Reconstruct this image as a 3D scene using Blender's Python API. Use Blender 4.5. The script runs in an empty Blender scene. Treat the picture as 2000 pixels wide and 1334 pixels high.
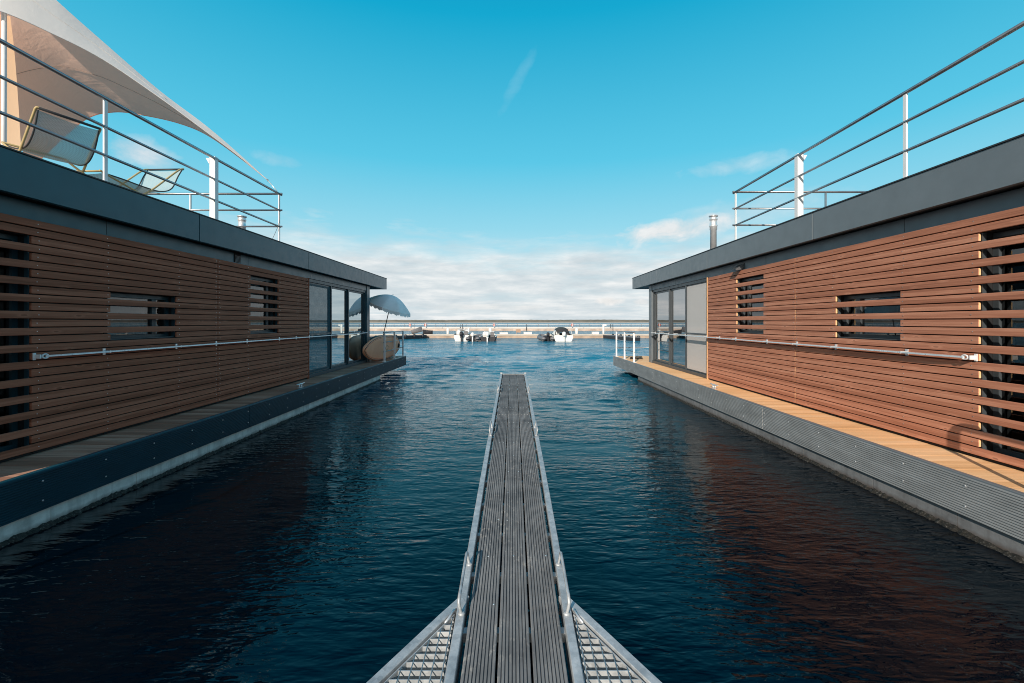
import bpy, bmesh, math, random
import numpy as np
from mathutils import Vector, Matrix, noise as mnoise
random.seed(7)
R = math.radians
sc = bpy.context.scene
COL = sc.collection
CAM_Z = 1.86
FPX = 889.0            # focal length in pixels of the 2000 px wide photograph
def at(px, py, d):
    """point seen at photo pixel (px,py) standing d metres in front of the camera"""
    return Vector(((px-1002)*d/FPX, d, CAM_Z-(py-629)*d/FPX))

# ------------------------------------------------------------------ materials
class NT:
    def __init__(s, name):
        s.m = bpy.data.materials.new(name); s.m.use_nodes = True
        s.t = s.m.node_tree; s.t.nodes.clear()
        s.out = s.n('ShaderNodeOutputMaterial')
    def n(s, typ, **kw):
        nd = s.t.nodes.new(typ)
        for k, v in kw.items():
            if k.startswith('i_'):
                nd.inputs[k[2:].replace('_', ' ')].default_value = v
            else: setattr(nd, k, v)
        return nd
    def l(s, a, b): s.t.links.new(a, b)
    def coord(s, scale=(1,1,1), kind='Object', rot=(0,0,0)):
        tc = s.n('ShaderNodeTexCoord'); mp = s.n('ShaderNodeMapping')
        mp.inputs['Scale'].default_value = scale; mp.inputs['Rotation'].default_value = rot
        s.l(tc.outputs[kind], mp.inputs[0]); return mp.outputs[0]
    def noise(s, vec, scale=5, detail=3, rough=.55, dist=0):
        nd = s.n('ShaderNodeTexNoise'); nd.inputs['Scale'].default_value = scale
        nd.inputs['Detail'].default_value = detail; nd.inputs['Roughness'].default_value = rough
        nd.inputs['Distortion'].default_value = dist
        s.l(vec, nd.inputs['Vector']); return nd.outputs['Fac']
    def ramp(s, fac, stops):
        r = s.n('ShaderNodeValToRGB'); e = r.color_ramp.elements
        while len(e) < len(stops): e.new(.5)
        for k, (p, c) in enumerate(stops):
            e[k].position = p; e[k].color = (*c, 1) if len(c) == 3 else c
        s.l(fac, r.inputs[0]); return r.outputs[0]
    def math(s, op, a, b=None, c=None, clamp=False):
        nd = s.n('ShaderNodeMath', operation=op, use_clamp=clamp)
        for k, v in enumerate((a, b, c)):
            if v is None: continue
            if isinstance(v, (int, float)): nd.inputs[k].default_value = v
            else: s.l(v, nd.inputs[k])
        return nd.outputs[0]
    def mix(s, fac, a, b, mode='MIX'):
        nd = s.n('ShaderNodeMix', data_type='RGBA', blend_type=mode)
        for k, v in ((0, fac), (6, a), (7, b)):
            if isinstance(v, (int, float)): nd.inputs[k].default_value = v
            elif isinstance(v, tuple): nd.inputs[k].default_value = (*v, 1) if len(v) == 3 else v
            else: s.l(v, nd.inputs[k])
        return nd.outputs[2]
    def bump(s, h, strength=.5, dist=.01, normal=None):
        b = s.n('ShaderNodeBump'); b.inputs['Strength'].default_value = strength
        b.inputs['Distance'].default_value = dist; s.l(h, b.inputs['Height'])
        if normal: s.l(normal, b.inputs['Normal'])
        return b.outputs[0]
    def principled(s, col, rough=.5, metal=0, normal=None, spec=.5, ior=1.45):
        p = s.n('ShaderNodeBsdfPrincipled')
        for key, v in (('Base Color', col), ('Roughness', rough), ('Metallic', metal)):
            if isinstance(v, (int, float)): p.inputs[key].default_value = v
            elif isinstance(v, tuple): p.inputs[key].default_value = (*v, 1)
            else: s.l(v, p.inputs[key])
        p.inputs['Specular IOR Level'].default_value = spec; p.inputs['IOR'].default_value = ior
        if normal: s.l(normal, p.inputs['Normal'])
        s.l(p.outputs[0], s.out.inputs[0]); return p

M = {}
def simple(name, col, rough=.5, metal=0, var=.12, vs=6, bump=0, bs=40):
    t = NT(name); v = t.coord()
    f = t.noise(v, vs, 4)
    lo = tuple(c*(1-var) for c in col); hi = tuple(min(1, c*(1+var)) for c in col)
    c = t.ramp(f, [(.3, lo), (.7, hi)])
    nrm = t.bump(t.noise(v, bs, 3), bump, .004) if bump else None
    r = t.ramp(t.noise(v, vs*2.3, 3), [(.3, (rough*.85,)*3), (.7, (min(1, rough*1.15),)*3)])
    t.principled(c, r, metal, nrm); M[name] = t.m

def wood(name, dark, mid, light, pitch, axis, zoff, grain, knots=True, bstr=.25, spec=.25):
    """boards running along `grain` axis; each board (stacked along `axis` with `pitch`) has its own tone"""
    t = NT(name)
    tc = t.n('ShaderNodeTexCoord'); sp = t.n('ShaderNodeSeparateXYZ'); t.l(tc.outputs['Object'], sp.inputs[0])
    idx = t.math('FLOOR', t.math('DIVIDE', t.math('SUBTRACT', sp.outputs[axis], zoff), pitch))
    wn = t.n('ShaderNodeTexWhiteNoise', noise_dimensions='1D'); t.l(idx, wn.inputs['W'])
    # shift the grain per board
    cb = t.n('ShaderNodeCombineXYZ')
    for k in range(3): t.l(sp.outputs[k], cb.inputs[k])
    off = t.n('ShaderNodeVectorMath', operation='MULTIPLY_ADD')
    t.l(wn.outputs['Color'], off.inputs[0]); off.inputs[1].default_value = (17, 23, 11); t.l(cb.outputs[0], off.inputs[2])
    mp = t.n('ShaderNodeMapping'); s_ = [34, 34, 34]; s_[grain] = 1.1; mp.inputs['Scale'].default_value = s_
    t.l(off.outputs[0], mp.inputs[0])
    g = t.noise(mp.outputs[0], 1.6, 5, .6, .4)
    mp2 = t.n('ShaderNodeMapping'); s2 = [9, 9, 9]; s2[grain] = .9; mp2.inputs['Scale'].default_value = s2
    t.l(off.outputs[0], mp2.inputs[0])
    g2 = t.noise(mp2.outputs[0], 1.0, 3)
    f = t.math('ADD', t.math('MULTIPLY', g, .55), t.math('ADD', t.math('MULTIPLY', g2, .28), t.math('MULTIPLY', wn.outputs['Value'], .21)))
    c = t.ramp(f, [(.31, dark), (.51, mid), (.72, light)])
    if knots:
        mp3 = t.n('ShaderNodeMapping'); s3 = [9, 9, 9]; s3[grain] = 2.6; mp3.inputs['Scale'].default_value = s3
        t.l(off.outputs[0], mp3.inputs[0])
        vo = t.n('ShaderNodeTexVoronoi'); vo.inputs['Scale'].default_value = 1.0; t.l(mp3.outputs[0], vo.inputs['Vector'])
        k1 = t.math('LESS_THAN', vo.outputs['Distance'], .085)
        k2 = t.math('SUBTRACT', 1.0, t.math('MULTIPLY', vo.outputs['Distance'], 4.2), clamp=True)
        c = t.mix(t.math('MULTIPLY', k2, .80), c, tuple(min(1, x*1.12) for x in light))
        c = t.mix(t.math('MULTIPLY', k1, .55), c, tuple(x*.55 for x in dark))
    r = t.ramp(g, [(.3, (.55,)*3), (.7, (.75,)*3)])
    t.principled(c, r, 0, t.bump(g, bstr, .004), spec)
    M[name] = t.m

PITCH = .083
# base colours
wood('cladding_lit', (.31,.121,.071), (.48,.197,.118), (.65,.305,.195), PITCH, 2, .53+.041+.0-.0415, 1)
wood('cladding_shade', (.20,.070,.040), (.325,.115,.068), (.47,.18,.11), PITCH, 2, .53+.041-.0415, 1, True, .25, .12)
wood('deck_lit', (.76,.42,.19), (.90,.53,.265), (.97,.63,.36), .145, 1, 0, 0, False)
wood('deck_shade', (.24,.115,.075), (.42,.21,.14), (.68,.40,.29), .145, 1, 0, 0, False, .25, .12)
simple('end_grain', (.80,.52,.26), .7, 0, .15, 20)
simple('bar_metal', (.76,.85,.90), .3, .35, .05, 10)  # pale blue puts the sky's reflection into the bar's colour
simple('trim_wood', (.72,.42,.20), .6, 0, .15, 20)
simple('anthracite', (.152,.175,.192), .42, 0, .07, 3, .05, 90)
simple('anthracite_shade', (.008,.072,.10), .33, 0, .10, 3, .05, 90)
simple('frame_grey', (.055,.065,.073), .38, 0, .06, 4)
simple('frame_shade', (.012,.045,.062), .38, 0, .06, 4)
simple('backing', (.012,.013,.015), .8, 0, .1, 4)
simple('room', (.10,.105,.11), .9, 0, .2, 2)
simple('white_paint', (.78,.78,.78), .38, 0, .04, 9)
simple('steel', (.36,.37,.385), .34, .85, .12, 12)
simple('steel_bright', (.74,.75,.76), .36, .6, .1, 12)
simple('black_rubber', (.012,.012,.013), .6)
simple('dark_grey', (.035,.038,.042), .5)
simple('roof_felt', (.05,.05,.05), .9)
simple('roof_deck', (.26,.22,.19), .75, 0, .2, 8)
simple('blind', (.30,.32,.34), .85, 0, .08, 3)
simple('seam_thread', (.40,.28,.22), .9)
simple('yellow_paint', (.50,.38,.18), .45, 0, .08, 10)
simple('boat_white', (.78,.77,.74), .3, 0, .05, 3)
simple('boat_grey', (.17,.17,.18), .55, 0, .15, 3)
simple('boat_dark', (.02,.022,.028), .45, 0, .2, 3)
simple('canopy_dark', (.05,.06,.055), .7, 0, .3, 3)
simple('dock_top', (.62,.55,.47), .85, 0, .12, 1.2, .2, 20)
simple('dock_side', (.44,.33,.25), .8, 0, .25, 1.0)
simple('pier_wall', (.62,.60,.57), .85, 0, .10, .5)
simple('pier_base', (.50,.39,.32), .85, 0, .3, .7)
simple('pile_white', (.80,.78,.75), .6, 0, .05, 2)
simple('buoy_red', (.62,.09,.04), .5, 0, .1, 2)
simple('sign_brown', (.40,.26,.18), .7, 0, .1, 2)
simple('umbrella_cloth', (.95,.97,.95), .8, 0, .07, 4)
simple('board_dark', (.02,.03,.04), .35, 0, .1, 3)
simple('board_edge', (.03,.022,.02), .4, 0, .1, 3)
simple('board_peach', (1.0,.40,.22), .42, 0, .10, 2.2)

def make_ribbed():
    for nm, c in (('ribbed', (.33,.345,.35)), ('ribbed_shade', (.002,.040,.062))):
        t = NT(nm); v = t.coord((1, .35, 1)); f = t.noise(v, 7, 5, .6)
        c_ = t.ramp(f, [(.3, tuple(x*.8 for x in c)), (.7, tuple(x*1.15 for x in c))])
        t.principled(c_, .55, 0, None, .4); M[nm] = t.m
make_ribbed()

def make_concrete(name, base):
    t = NT(name); v = t.coord()
    sp = t.n('ShaderNodeSeparateXYZ'); t.l(v, sp.inputs[0])
    f = t.noise(v, 4, 6, .65)
    c = t.ramp(f, [(.28, tuple(x*.62 for x in base)), (.5, base), (.72, tuple(x*1.25 for x in base))])
    # vertical streaks
    vs = t.coord((5, 5, .35)); st = t.noise(vs, 2.2, 3)
    c = t.mix(t.math('MULTIPLY', t.ramp(st, [(.52, (0,0,0)), (.75, (1,1,1))]), .45), c, tuple(x*.45 for x in base))
    # brown tide mark close to the water
    h = t.math('ADD', sp.outputs[2], t.math('MULTIPLY', t.noise(v, 9, 4), .06))
    tide = t.ramp(h, [(.045, (1,1,1)), (.105, (0,0,0))])
    c = t.mix(t.math('MULTIPLY', tide, .85), c, (.075, .045, .028))
    t.principled(c, .85, 0, t.bump(t.noise(v, 30, 5), .35, .006), .3); M[name] = t.m
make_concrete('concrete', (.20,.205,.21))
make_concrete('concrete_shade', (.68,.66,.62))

def make_weed():
    t = NT('weed'); v = t.coord()
    f = t.noise(v, 45, 4, .7)
    c = t.ramp(f, [(.35, (.008,.007,.005)), (.58, (.03,.026,.02)), (.74, (.20,.19,.17))])
    t.principled(c, .8, 0, t.bump(f, .8, .01)); M['weed'] = t.m
make_weed()

def make_galv():
    t = NT('galvanised'); v = t.coord()
    vo = t.n('ShaderNodeTexVoronoi'); vo.inputs['Scale'].default_value = 38; t.l(v, vo.inputs['Vector'])
    f = t.noise(v, 9, 5, .65)
    c = t.ramp(f, [(.3, (.34,.36,.375)), (.55, (.50,.52,.53)), (.75, (.66,.67,.67))])
    bwn = t.n('ShaderNodeRGBToBW'); t.l(vo.outputs['Color'], bwn.inputs[0]); c = t.mix(.30, c, bwn.outputs[0], 'SOFT_LIGHT')
    g = t.noise(v, 2.6, 5, .7)
    c = t.mix(t.ramp(g, [(.56, (0,0,0)), (.7, (.5,.5,.5))]), c, (.23,.235,.235))
    r = t.ramp(f, [(.3, (.42,)*3), (.7, (.6,)*3)])
    t.principled(c, r, .35, t.bump(t.noise(v, 60, 3), .12, .002)); M['galvanised'] = t.m
make_galv()

def make_plank():
    t = NT('grey_plank'); v = t.coord((30, .8, 30)); v0 = t.coord()
    f = t.noise(v, 2, 5, .65)
    c = t.ramp(f, [(.25, (.10,.102,.104)), (.5, (.19,.192,.194)), (.75, (.36,.355,.345))])
    g = t.noise(v0, 3.2, 4, .6)
    c = t.mix(.55, c, t.ramp(g, [(.3, (.075,.077,.08)), (.72, (.31,.31,.305))]))
    s = t.noise(t.coord((1, .45, 1)), 42, 3, .6)
    sm = t.math('MULTIPLY', t.ramp(s, [(.565, (0,0,0)), (.66, (1,1,1))]), t.ramp(t.noise(v0, 2.1, 2), [(.40, (0,0,0)), (.60, (1,1,1))]))
    c = t.mix(t.math('MULTIPLY', sm, .7), c, (.42,.39,.35))
    t.principled(c, .72, 0, t.bump(f, .3, .002), .25); M['grey_plank'] = t.m
make_plank()

def make_screen(nm='insect_screen', cc=(.74,.70,.67), tr0=.10):
    t = NT(nm); v = t.coord(); ck = t.n('ShaderNodeTexChecker'); ck.inputs['Scale'].default_value = 330; t.l(v, ck.inputs[0])
    d = t.n('ShaderNodeBsdfDiffuse'); d.inputs[0].default_value = (*cc, 1); tr = t.n('ShaderNodeBsdfTransparent')
    a = t.n('ShaderNodeMixShader'); t.l(t.math('ADD', t.math('MULTIPLY', ck.outputs['Fac'], .3), tr0), a.inputs[0]); t.l(d.outputs[0], a.inputs[1]); t.l(tr.outputs[0], a.inputs[2]); t.l(a.outputs[0], t.out.inputs[0]); M[nm] = t.m
def make_glass(name, tint, ior, gc=(.95,.97,.98)):
    t = NT(name)
    fr = t.n('ShaderNodeFresnel'); fr.inputs['IOR'].default_value = ior
    tr = t.n('ShaderNodeBsdfTransparent'); tr.inputs[0].default_value = (*tint, 1)
    gl = t.n('ShaderNodeBsdfGlossy'); gl.inputs['Roughness'].default_value = 0.0; gl.inputs[0].default_value = (*gc, 1)
    nz = t.noise(t.coord(), .9, 2); t.l(t.bump(nz, .03, .02), gl.inputs['Normal'])
    mx = t.n('ShaderNodeMixShader'); t.l(fr.outputs[0], mx.inputs[0]); t.l(tr.outputs[0], mx.inputs[1]); t.l(gl.outputs[0], mx.inputs[2])
    t.l(mx.outputs[0], t.out.inputs[0]); M[name] = t.m
make_glass('glass', (.45,.53,.57), 1.8)
make_glass('door_glass', (.93,.95,.95), 6.5, (1,1,1))
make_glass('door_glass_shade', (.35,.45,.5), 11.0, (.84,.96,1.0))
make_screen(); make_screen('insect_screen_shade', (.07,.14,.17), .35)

def make_curtain(name, col):
    t = NT(name)
    d = t.n('ShaderNodeBsdfDiffuse'); d.inputs[0].default_value = (*col, 1)
    tl = t.n('ShaderNodeBsdfTranslucent'); tl.inputs[0].default_value = (*col, 1)
    a = t.n('ShaderNodeMixShader'); a.inputs[0].default_value = .3
    t.l(d.outputs[0], a.inputs[1]); t.l(tl.outputs[0], a.inputs[2]); t.l(a.outputs[0], t.out.inputs[0]); M[name] = t.m
make_curtain('curtain', (.72,.70,.68))
make_curtain('curtain_grey', (.42,.45,.47))

def make_sail(name, top, under, trans, bs):
    t = NT(name); v = t.coord()
    w = t.noise(t.coord((1.0, 2.6, 1.6), rot=(0, 0, .5)), 2.4, 4, .55, .6)
    w2 = t.noise(t.coord((6, 2, 3)), 3.0, 3, .6, .4)
    geo = t.n('ShaderNodeNewGeometry')
    c = t.mix(geo.outputs['Backfacing'], top, under)
    hb = t.math('ADD', w, t.math('MULTIPLY', w2, .25))
    nrm = t.bump(hb, bs, .05)
    d = t.n('ShaderNodeBsdfDiffuse'); t.l(c, d.inputs[0]); t.l(nrm, d.inputs['Normal'])
    tl = t.n('ShaderNodeBsdfTranslucent'); t.l(c, tl.inputs[0]); t.l(nrm, tl.inputs['Normal'])
    a = t.n('ShaderNodeMixShader'); a.inputs[0].default_value = trans
    t.l(d.outputs[0], a.inputs[1]); t.l(tl.outputs[0], a.inputs[2]); t.l(a.outputs[0], t.out.inputs[0]); M[name] = t.m
make_sail('sail', (.84,.82,.80), (.84,.82,.80), .25, .12)
make_sail('sail_inner', (1.0,.63,.47), (1.0,.63,.47), .48, .3)
make_sail('sail_panel', (.95,.66,.44), (.95,.66,.44), .5, .1)

def make_mesh_fabric():
    t = NT('mesh_fabric'); v = t.coord()
    wv = t.n('ShaderNodeTexChecker'); wv.inputs['Scale'].default_value = 95; t.l(v, wv.inputs[0])
    d = t.n('ShaderNodeBsdfPrincipled'); d.inputs['Base Color'].default_value = (.33,.44,.47,1); d.inputs['Roughness'].default_value = .7
    tr = t.n('ShaderNodeBsdfTransparent')
    f = t.math('ADD', t.math('MULTIPLY', wv.outputs['Fac'], .30), .05)
    a = t.n('ShaderNodeMixShader'); t.l(f, a.inputs[0]); t.l(d.outputs[0], a.inputs[1]); t.l(tr.outputs[0], a.inputs[2])
    t.l(a.outputs[0], t.out.inputs[0]); M['mesh_fabric'] = t.m
make_mesh_fabric()

def make_water():
    t = NT('lake_water')
    tc = t.n('ShaderNodeTexCoord')
    def mp(sx, sy, rz):
        m = t.n('ShaderNodeMapping'); m.inputs['Scale'].default_value = (sx, sy, 1); m.inputs['Rotation'].default_value = (0, 0, rz)
        t.l(tc.outputs['Object'], m.inputs[0]); return m.outputs[0]
    big = t.noise(mp(.55, 1.0, .15), 1.0, 2, .5)
    mid = t.noise(mp(2.0, 5.2, -.16), 1.0, 2, .55, .4)
    mid2 = t.noise(mp(3.2, 8.5, .26), 1.0, 2, .55, .4)
    fine = t.noise(mp(7.0, 17, -.10), 1.0, 2, .5, .3)
    gust = t.ramp(t.noise(mp(.16, .34, .25), 1.0, 3), [(.36, (.18,)*3), (.62, (1.05,)*3)])
    # sheltered between the boats, choppier on the open lake
    sp = t.n('ShaderNodeSeparateXYZ'); t.l(tc.outputs['Object'], sp.inputs[0])
    open_ = t.n('ShaderNodeMapRange'); open_.interpolation_type = 'SMOOTHSTEP'
    for k_, v_ in ((1, 5.0), (2, 24.0), (3, .8), (4, 2.0)): open_.inputs[k_].default_value = v_
    t.l(sp.outputs[1], open_.inputs[0])
    far = t.n('ShaderNodeMapRange')
    for k_, v_ in ((1, 16.0), (2, 60.0), (3, .0), (4, 1.0)): far.inputs[k_].default_value = v_
    t.l(sp.outputs[1], far.inputs[0])
    h = t.math('ADD', t.math('MULTIPLY', t.math('ADD', t.math('MULTIPLY', big, 2.6), t.math('MULTIPLY', mid, 2.0)), far.outputs[0]), t.math('MULTIPLY', mid2, .34))
    h = t.math('ADD', h, t.math('MULTIPLY', fine, .17))
    h = t.math('MULTIPLY', t.math('MULTIPLY', h, gust), open_.outputs[0])
    nrm = t.bump(h, 1.0, .085)
    p = t.principled((.0002,.0026,.0062), .025, 0, nrm, .41, 1.333); p.inputs['Specular Tint'].default_value = (.12,.78,1.0,1)
    rg = t.n('ShaderNodeMapRange'); rg.interpolation_type = 'SMOOTHSTEP'
    for k_, v_ in ((1, 14.0), (2, 48.0), (3, .025), (4, .17)): rg.inputs[k_].default_value = v_
    t.l(sp.outputs[1], rg.inputs[0]); t.l(rg.outputs[0], p.inputs['Roughness'])
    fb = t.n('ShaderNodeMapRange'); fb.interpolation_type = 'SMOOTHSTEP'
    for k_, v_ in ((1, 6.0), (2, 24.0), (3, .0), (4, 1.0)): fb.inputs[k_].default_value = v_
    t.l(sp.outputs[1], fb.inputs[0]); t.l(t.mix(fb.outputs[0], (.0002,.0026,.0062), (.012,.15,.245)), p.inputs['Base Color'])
    M['lake_water'] = t.m
make_water()

def make_hills():
    t = NT('far_shore'); v = t.coord((1, 1, 1)); sp = t.n('ShaderNodeSeparateXYZ'); t.l(v, sp.inputs[0])
    f = t.noise(t.coord((.02, .02, .15)), 1.0, 5, .7)
    c = t.ramp(f, [(.3, (.12,.125,.11)), (.5, (.21,.19,.155)), (.7, (.31,.26,.21))])
    lo = t.ramp(t.math('DIVIDE', sp.outputs[2], 10), [(.08, (1,1,1)), (.22, (0,0,0))])
    c = t.mix(lo, c, (.46,.38,.30))
    t.principled(c, .95, 0, None, .1); M['far_shore'] = t.m
make_hills()

# ------------------------------------------------------------------ mesh helpers
class MB:
    def __init__(s): s.bm = bmesh.new()
    def quad(s, pts):
        return s.bm.faces.new([s.bm.verts.new(p) for p in pts])
    def box(s, a, b, bev=0):
        x0, x1 = sorted((a[0], b[0])); y0, y1 = sorted((a[1], b[1])); z0, z1 = sorted((a[2], b[2]))
        v = [s.bm.verts.new(p) for p in ((x0,y0,z0),(x1,y0,z0),(x1,y1,z0),(x0,y1,z0),(x0,y0,z1),(x1,y0,z1),(x1,y1,z1),(x0,y1,z1))]
        fs = [s.bm.faces.new([v[k] for k in q]) for q in ((3,2,1,0),(4,5,6,7),(0,1,5,4),(1,2,6,5),(2,3,7,6),(3,0,4,7))]
        if bev:
            ed = list({e for f in fs for e in f.edges})
            bmesh.ops.bevel(s.bm, geom=ed, offset=bev, segments=1, affect='EDGES')
    def tube(s, pts, r, n=10, cap=True):
        pts = [Vector(p) for p in pts]; rings = []
        rr = r if isinstance(r, (list, tuple)) else [r]*len(pts)
        up = None
        for k, p in enumerate(pts):
            d = ((pts[min(k+1, len(pts)-1)]-p).normalized() + (p-pts[max(k-1, 0)]).normalized())
            d = d.normalized() if d.length > 1e-6 else Vector((0,0,1))
            if up is None:
                up = Vector((0,0,1)) if abs(d.z) < .9 else Vector((0,1,0))
            a = d.cross(up).normalized(); b = a.cross(d).normalized(); up = b
            rings.append([s.bm.verts.new(p + a*math.cos(2*math.pi*j/n)*rr[k] + b*math.sin(2*math.pi*j/n)*rr[k]) for j in range(n)])
        for k in range(len(rings)-1):
            for j in range(n):
                f = s.bm.faces.new((rings[k][j], rings[k][(j+1)%n], rings[k+1][(j+1)%n], rings[k+1][j])); f.smooth = True
        if cap:
            s.bm.faces.new(list(reversed(rings[0]))); s.bm.faces.new(rings[-1])
    def sweep(s, prof, path, closed=True):
        """prof: (u,w) points; path: callable/rows of functions mapping (u,w)->xyz"""
        rings = [[s.bm.verts.new(fn(u, w)) for (u, w) in prof] for fn in path]
        n = len(prof)
        for k in range(len(rings)-1):
            for j in range(n if closed else n-1):
                s.bm.faces.new((rings[k][j], rings[k][(j+1)%n], rings[k+1][(j+1)%n], rings[k+1][j]))
        if closed:
            s.bm.faces.new(list(reversed(rings[0]))); s.bm.faces.new(rings[-1])
    def grid(s, rows, smooth=True, wrap=False):
        vs = [[s.bm.verts.new(p) for p in r] for r in rows]
        for i in range(len(vs)-1):
            m = len(vs[i])
            for j in range(m if wrap else m-1):
                f = s.bm.faces.new((vs[i][j], vs[i][(j+1)%m], vs[i+1][(j+1)%m], vs[i+1][j])); f.smooth = smooth
        return vs
    def lathe(s, prof, c, n=20, axis=None):
        rows = []
        for (r, z) in prof:
            rows.append([Vector((c[0]+r*math.cos(2*math.pi*j/n), c[1]+r*math.sin(2*math.pi*j/n), c[2]+z)) for j in range(n)])
        vs = s.grid(rows, True, True)
        s.bm.faces.new(list(reversed(vs[0]))); s.bm.faces.new(vs[-1])
    def build(s, name, mat, parent=None, recalc=True, sharp=None):
        if recalc: bmesh.ops.recalc_face_normals(s.bm, faces=s.bm.faces[:])
        org = Vector((0,0,0)); p = parent
        while p is not None: org += p.location; p = p.parent
        if org.length: bmesh.ops.translate(s.bm, vec=-org, verts=s.bm.verts[:])
        me = bpy.data.meshes.new(name); s.bm.to_mesh(me); s.bm.free()
        me.materials.append(M[mat] if isinstance(mat, str) else mat)
        o = bpy.data.objects.new(name, me); COL.objects.link(o)
        if parent is not None: o.parent = parent
        return o

def tag(o, label=None, cat=None, group=None, kind=None):
    if label: o['label'] = label
    if cat: o['category'] = cat
    if group: o['group'] = group
    if kind: o['kind'] = kind
    return o
def empty(name, loc, label, cat, group=None):
    o = bpy.data.objects.new(name, None); COL.objects.link(o); o.location = loc
    o.empty_display_size = .2
    return tag(o, label, cat, group)
def cat_rom(P, n):
    """smooth curve through points P, n samples"""
    P = [Vector(p) for p in P]; out = []
    m = len(P)-1
    for i in range(n):
        t = i/(n-1)*m; k = min(int(t), m-1); f = t-k
        p0, p1, p2, p3 = P[max(k-1,0)], P[k], P[k+1], P[min(k+2,m)]
        out.append(.5*((2*p1)+(p2-p0)*f+(2*p0-5*p1+4*p2-p3)*f*f+(3*p1-p0-3*p2+p3)*f*f*f))
    return out

# ------------------------------------------------------------------ houseboats
Z_DECK, Z_FB = .53, .175
Z_ST, Z_SOF, Z_ROOF = 2.88, 3.06, 3.451
def houseboat(side, XE, DY, label, lit):
    root = empty('houseboat', (side*(XE+2.6), 9+DY, 0), label, 'houseboat')
    W = lambda e, y, z: (side*(XE+e), y+DY, z)
    suf = '' if lit else '_shade'
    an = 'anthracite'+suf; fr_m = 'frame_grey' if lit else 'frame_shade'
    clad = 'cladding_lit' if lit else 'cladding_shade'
    def box(mb, e0, e1, y0, y1, z0, z1, bev=0): mb.box(W(e0,y0,z0), W(e1,y1,z1), bev)
    Y0, YW, YR, YD = 2.72, 15.15, 16.63, 17.78
    EW = 5.2
    # hull
    m = MB()
    cuts = [.6, 2.4, 4.05, 5.0, 6.2, 7.9, 9.6, 11.3, 13, 14.4]
    for a, b in zip(cuts[:-1], cuts[1:]): box(m, .035, EW-.04, a+.004, b-.004, -.6, Z_FB+.05)
    box(m, .04, EW-.05, cuts[0]+.01, cuts[-1]-.01, -.62, Z_FB+.04)
    hull = m.build('hull', 'concrete'+suf, root)
    # growth along the waterline
    m = MB(); n = 700; rows = [[], [], [], []]
    for k in range(n+1):
        y = .6+(14.4-.6)*k/n
        a = mnoise.noise(Vector((y*3.1, side*3, 0))); b = mnoise.noise(Vector((y*17, 2, side*5))); c_ = random.uniform(-1, 1)
        h = .022+.018*a+.016*b+.007*c_
        t_ = .014+.012*b+.008*c_
        rows[0].append(W(.034, y, max(.004, h+.012))); rows[1].append(W(.03-t_*.6, y, max(.003, h*.75)))
        rows[2].append(W(.02-t_*1.6, y, h*.2-.005)); rows[3].append(W(.02-t_, y, -.09))
    m.grid(rows); m.build('waterline_weed', 'weed', hull)
    # deck edge boards, ribbed
    m = MB()
    prof = [(.06, Z_FB)]
    for bz in (Z_FB, Z_FB+.176):
        nr = 8; p = .172/nr
        for k in range(nr):
            z = bz+.002+k*p
            prof += [(.0, z), (.0, z+p*.55), (.011, z+p*.60), (.011, z+p*.95)]
        prof += [(.008, bz+.1745)]
    prof += [(.06, Z_DECK-.006)]
    seams = [.6, 2.0, 7.15, 12.67, YD]
    for a, b in zip(seams[:-1], seams[1:]):
        m.sweep(prof, [lambda u, w, y=y: W(u, y, w) for y in (a+.008, b-.008)])
    # end face boards
    box(m, .0, EW, YD-.004, YD+.02, Z_FB, Z_DECK-.006)
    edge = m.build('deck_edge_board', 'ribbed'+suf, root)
    m = MB()
    for y in np.arange(2.05, 17.6, .632):
        for z in (Z_FB+.088, Z_FB+.264):
            m.tube([W(-.003, y, z), W(.006, y, z)], .008, 8)
    tag(m.build('screw_head', 'steel_bright', edge), kind='stuff')
    m = MB(); box(m, .006, .06, .6, YD+.02, Z_DECK-.03, Z_DECK+.003, .004)
    m.build('deck_nosing', an, edge)
    # deck planks laid across
    m = MB(); y = .62
    while y < YD:
        y1 = min(y+.1405, YD+.015)
        box(m, .062, EW, y, y1, Z_DECK-.04, Z_DECK+random.uniform(-.0008, .0008)); y += .145
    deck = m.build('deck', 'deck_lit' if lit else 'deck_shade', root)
    m = MB(); box(m, .066, EW-.02, .63, YD-.01, Z_FB+.06, Z_DECK-.02); m.build('deck_beam', 'backing', root)
    # walls: backing with openings (thick, so the reveals show)
    A = (8.18, 9.17, 1.645, 2.72); B = (5.29, 6.35, 1.645, 2.222); Cc = (2.95, 4.40, .60, 2.72)
    m = MB(); e0, e1 = .618, .92; zt = Z_SOF
    ys = [Y0, Cc[0], Cc[1], B[0], B[1], A[0], A[1], 10.56]
    for k in range(0, len(ys)-1, 2): box(m, e0, e1, ys[k], ys[k+1], Z_DECK+.002, zt)
    for (a, b, z0, z1) in (A, B, Cc):
        box(m, e0, e1, a+.001, b-.001, Z_DECK+.003, z0); box(m, e0, e1, a+.001, b-.001, z1, zt-.001)
    m.build('wall', 'backing', root)
    m = MB()
    box(m, EW-.45, EW-.25, Y0, YW, Z_DECK+.002, zt); box(m, .80, EW-.45, Y0, Y0+.15, Z_DECK+.002, zt)
    box(m, .86, EW-.45, YW-.2, YW-.02, Z_DECK+.002, zt)
    box(m, 2.6, 2.7, Y0+.2, YW-.3, Z_DECK+.002, zt-.01)
    m.build('inner_wall', 'room', root)
    # slats
    m = MB(); cut = {}
    seam = 7.26
    scr = MB()
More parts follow.
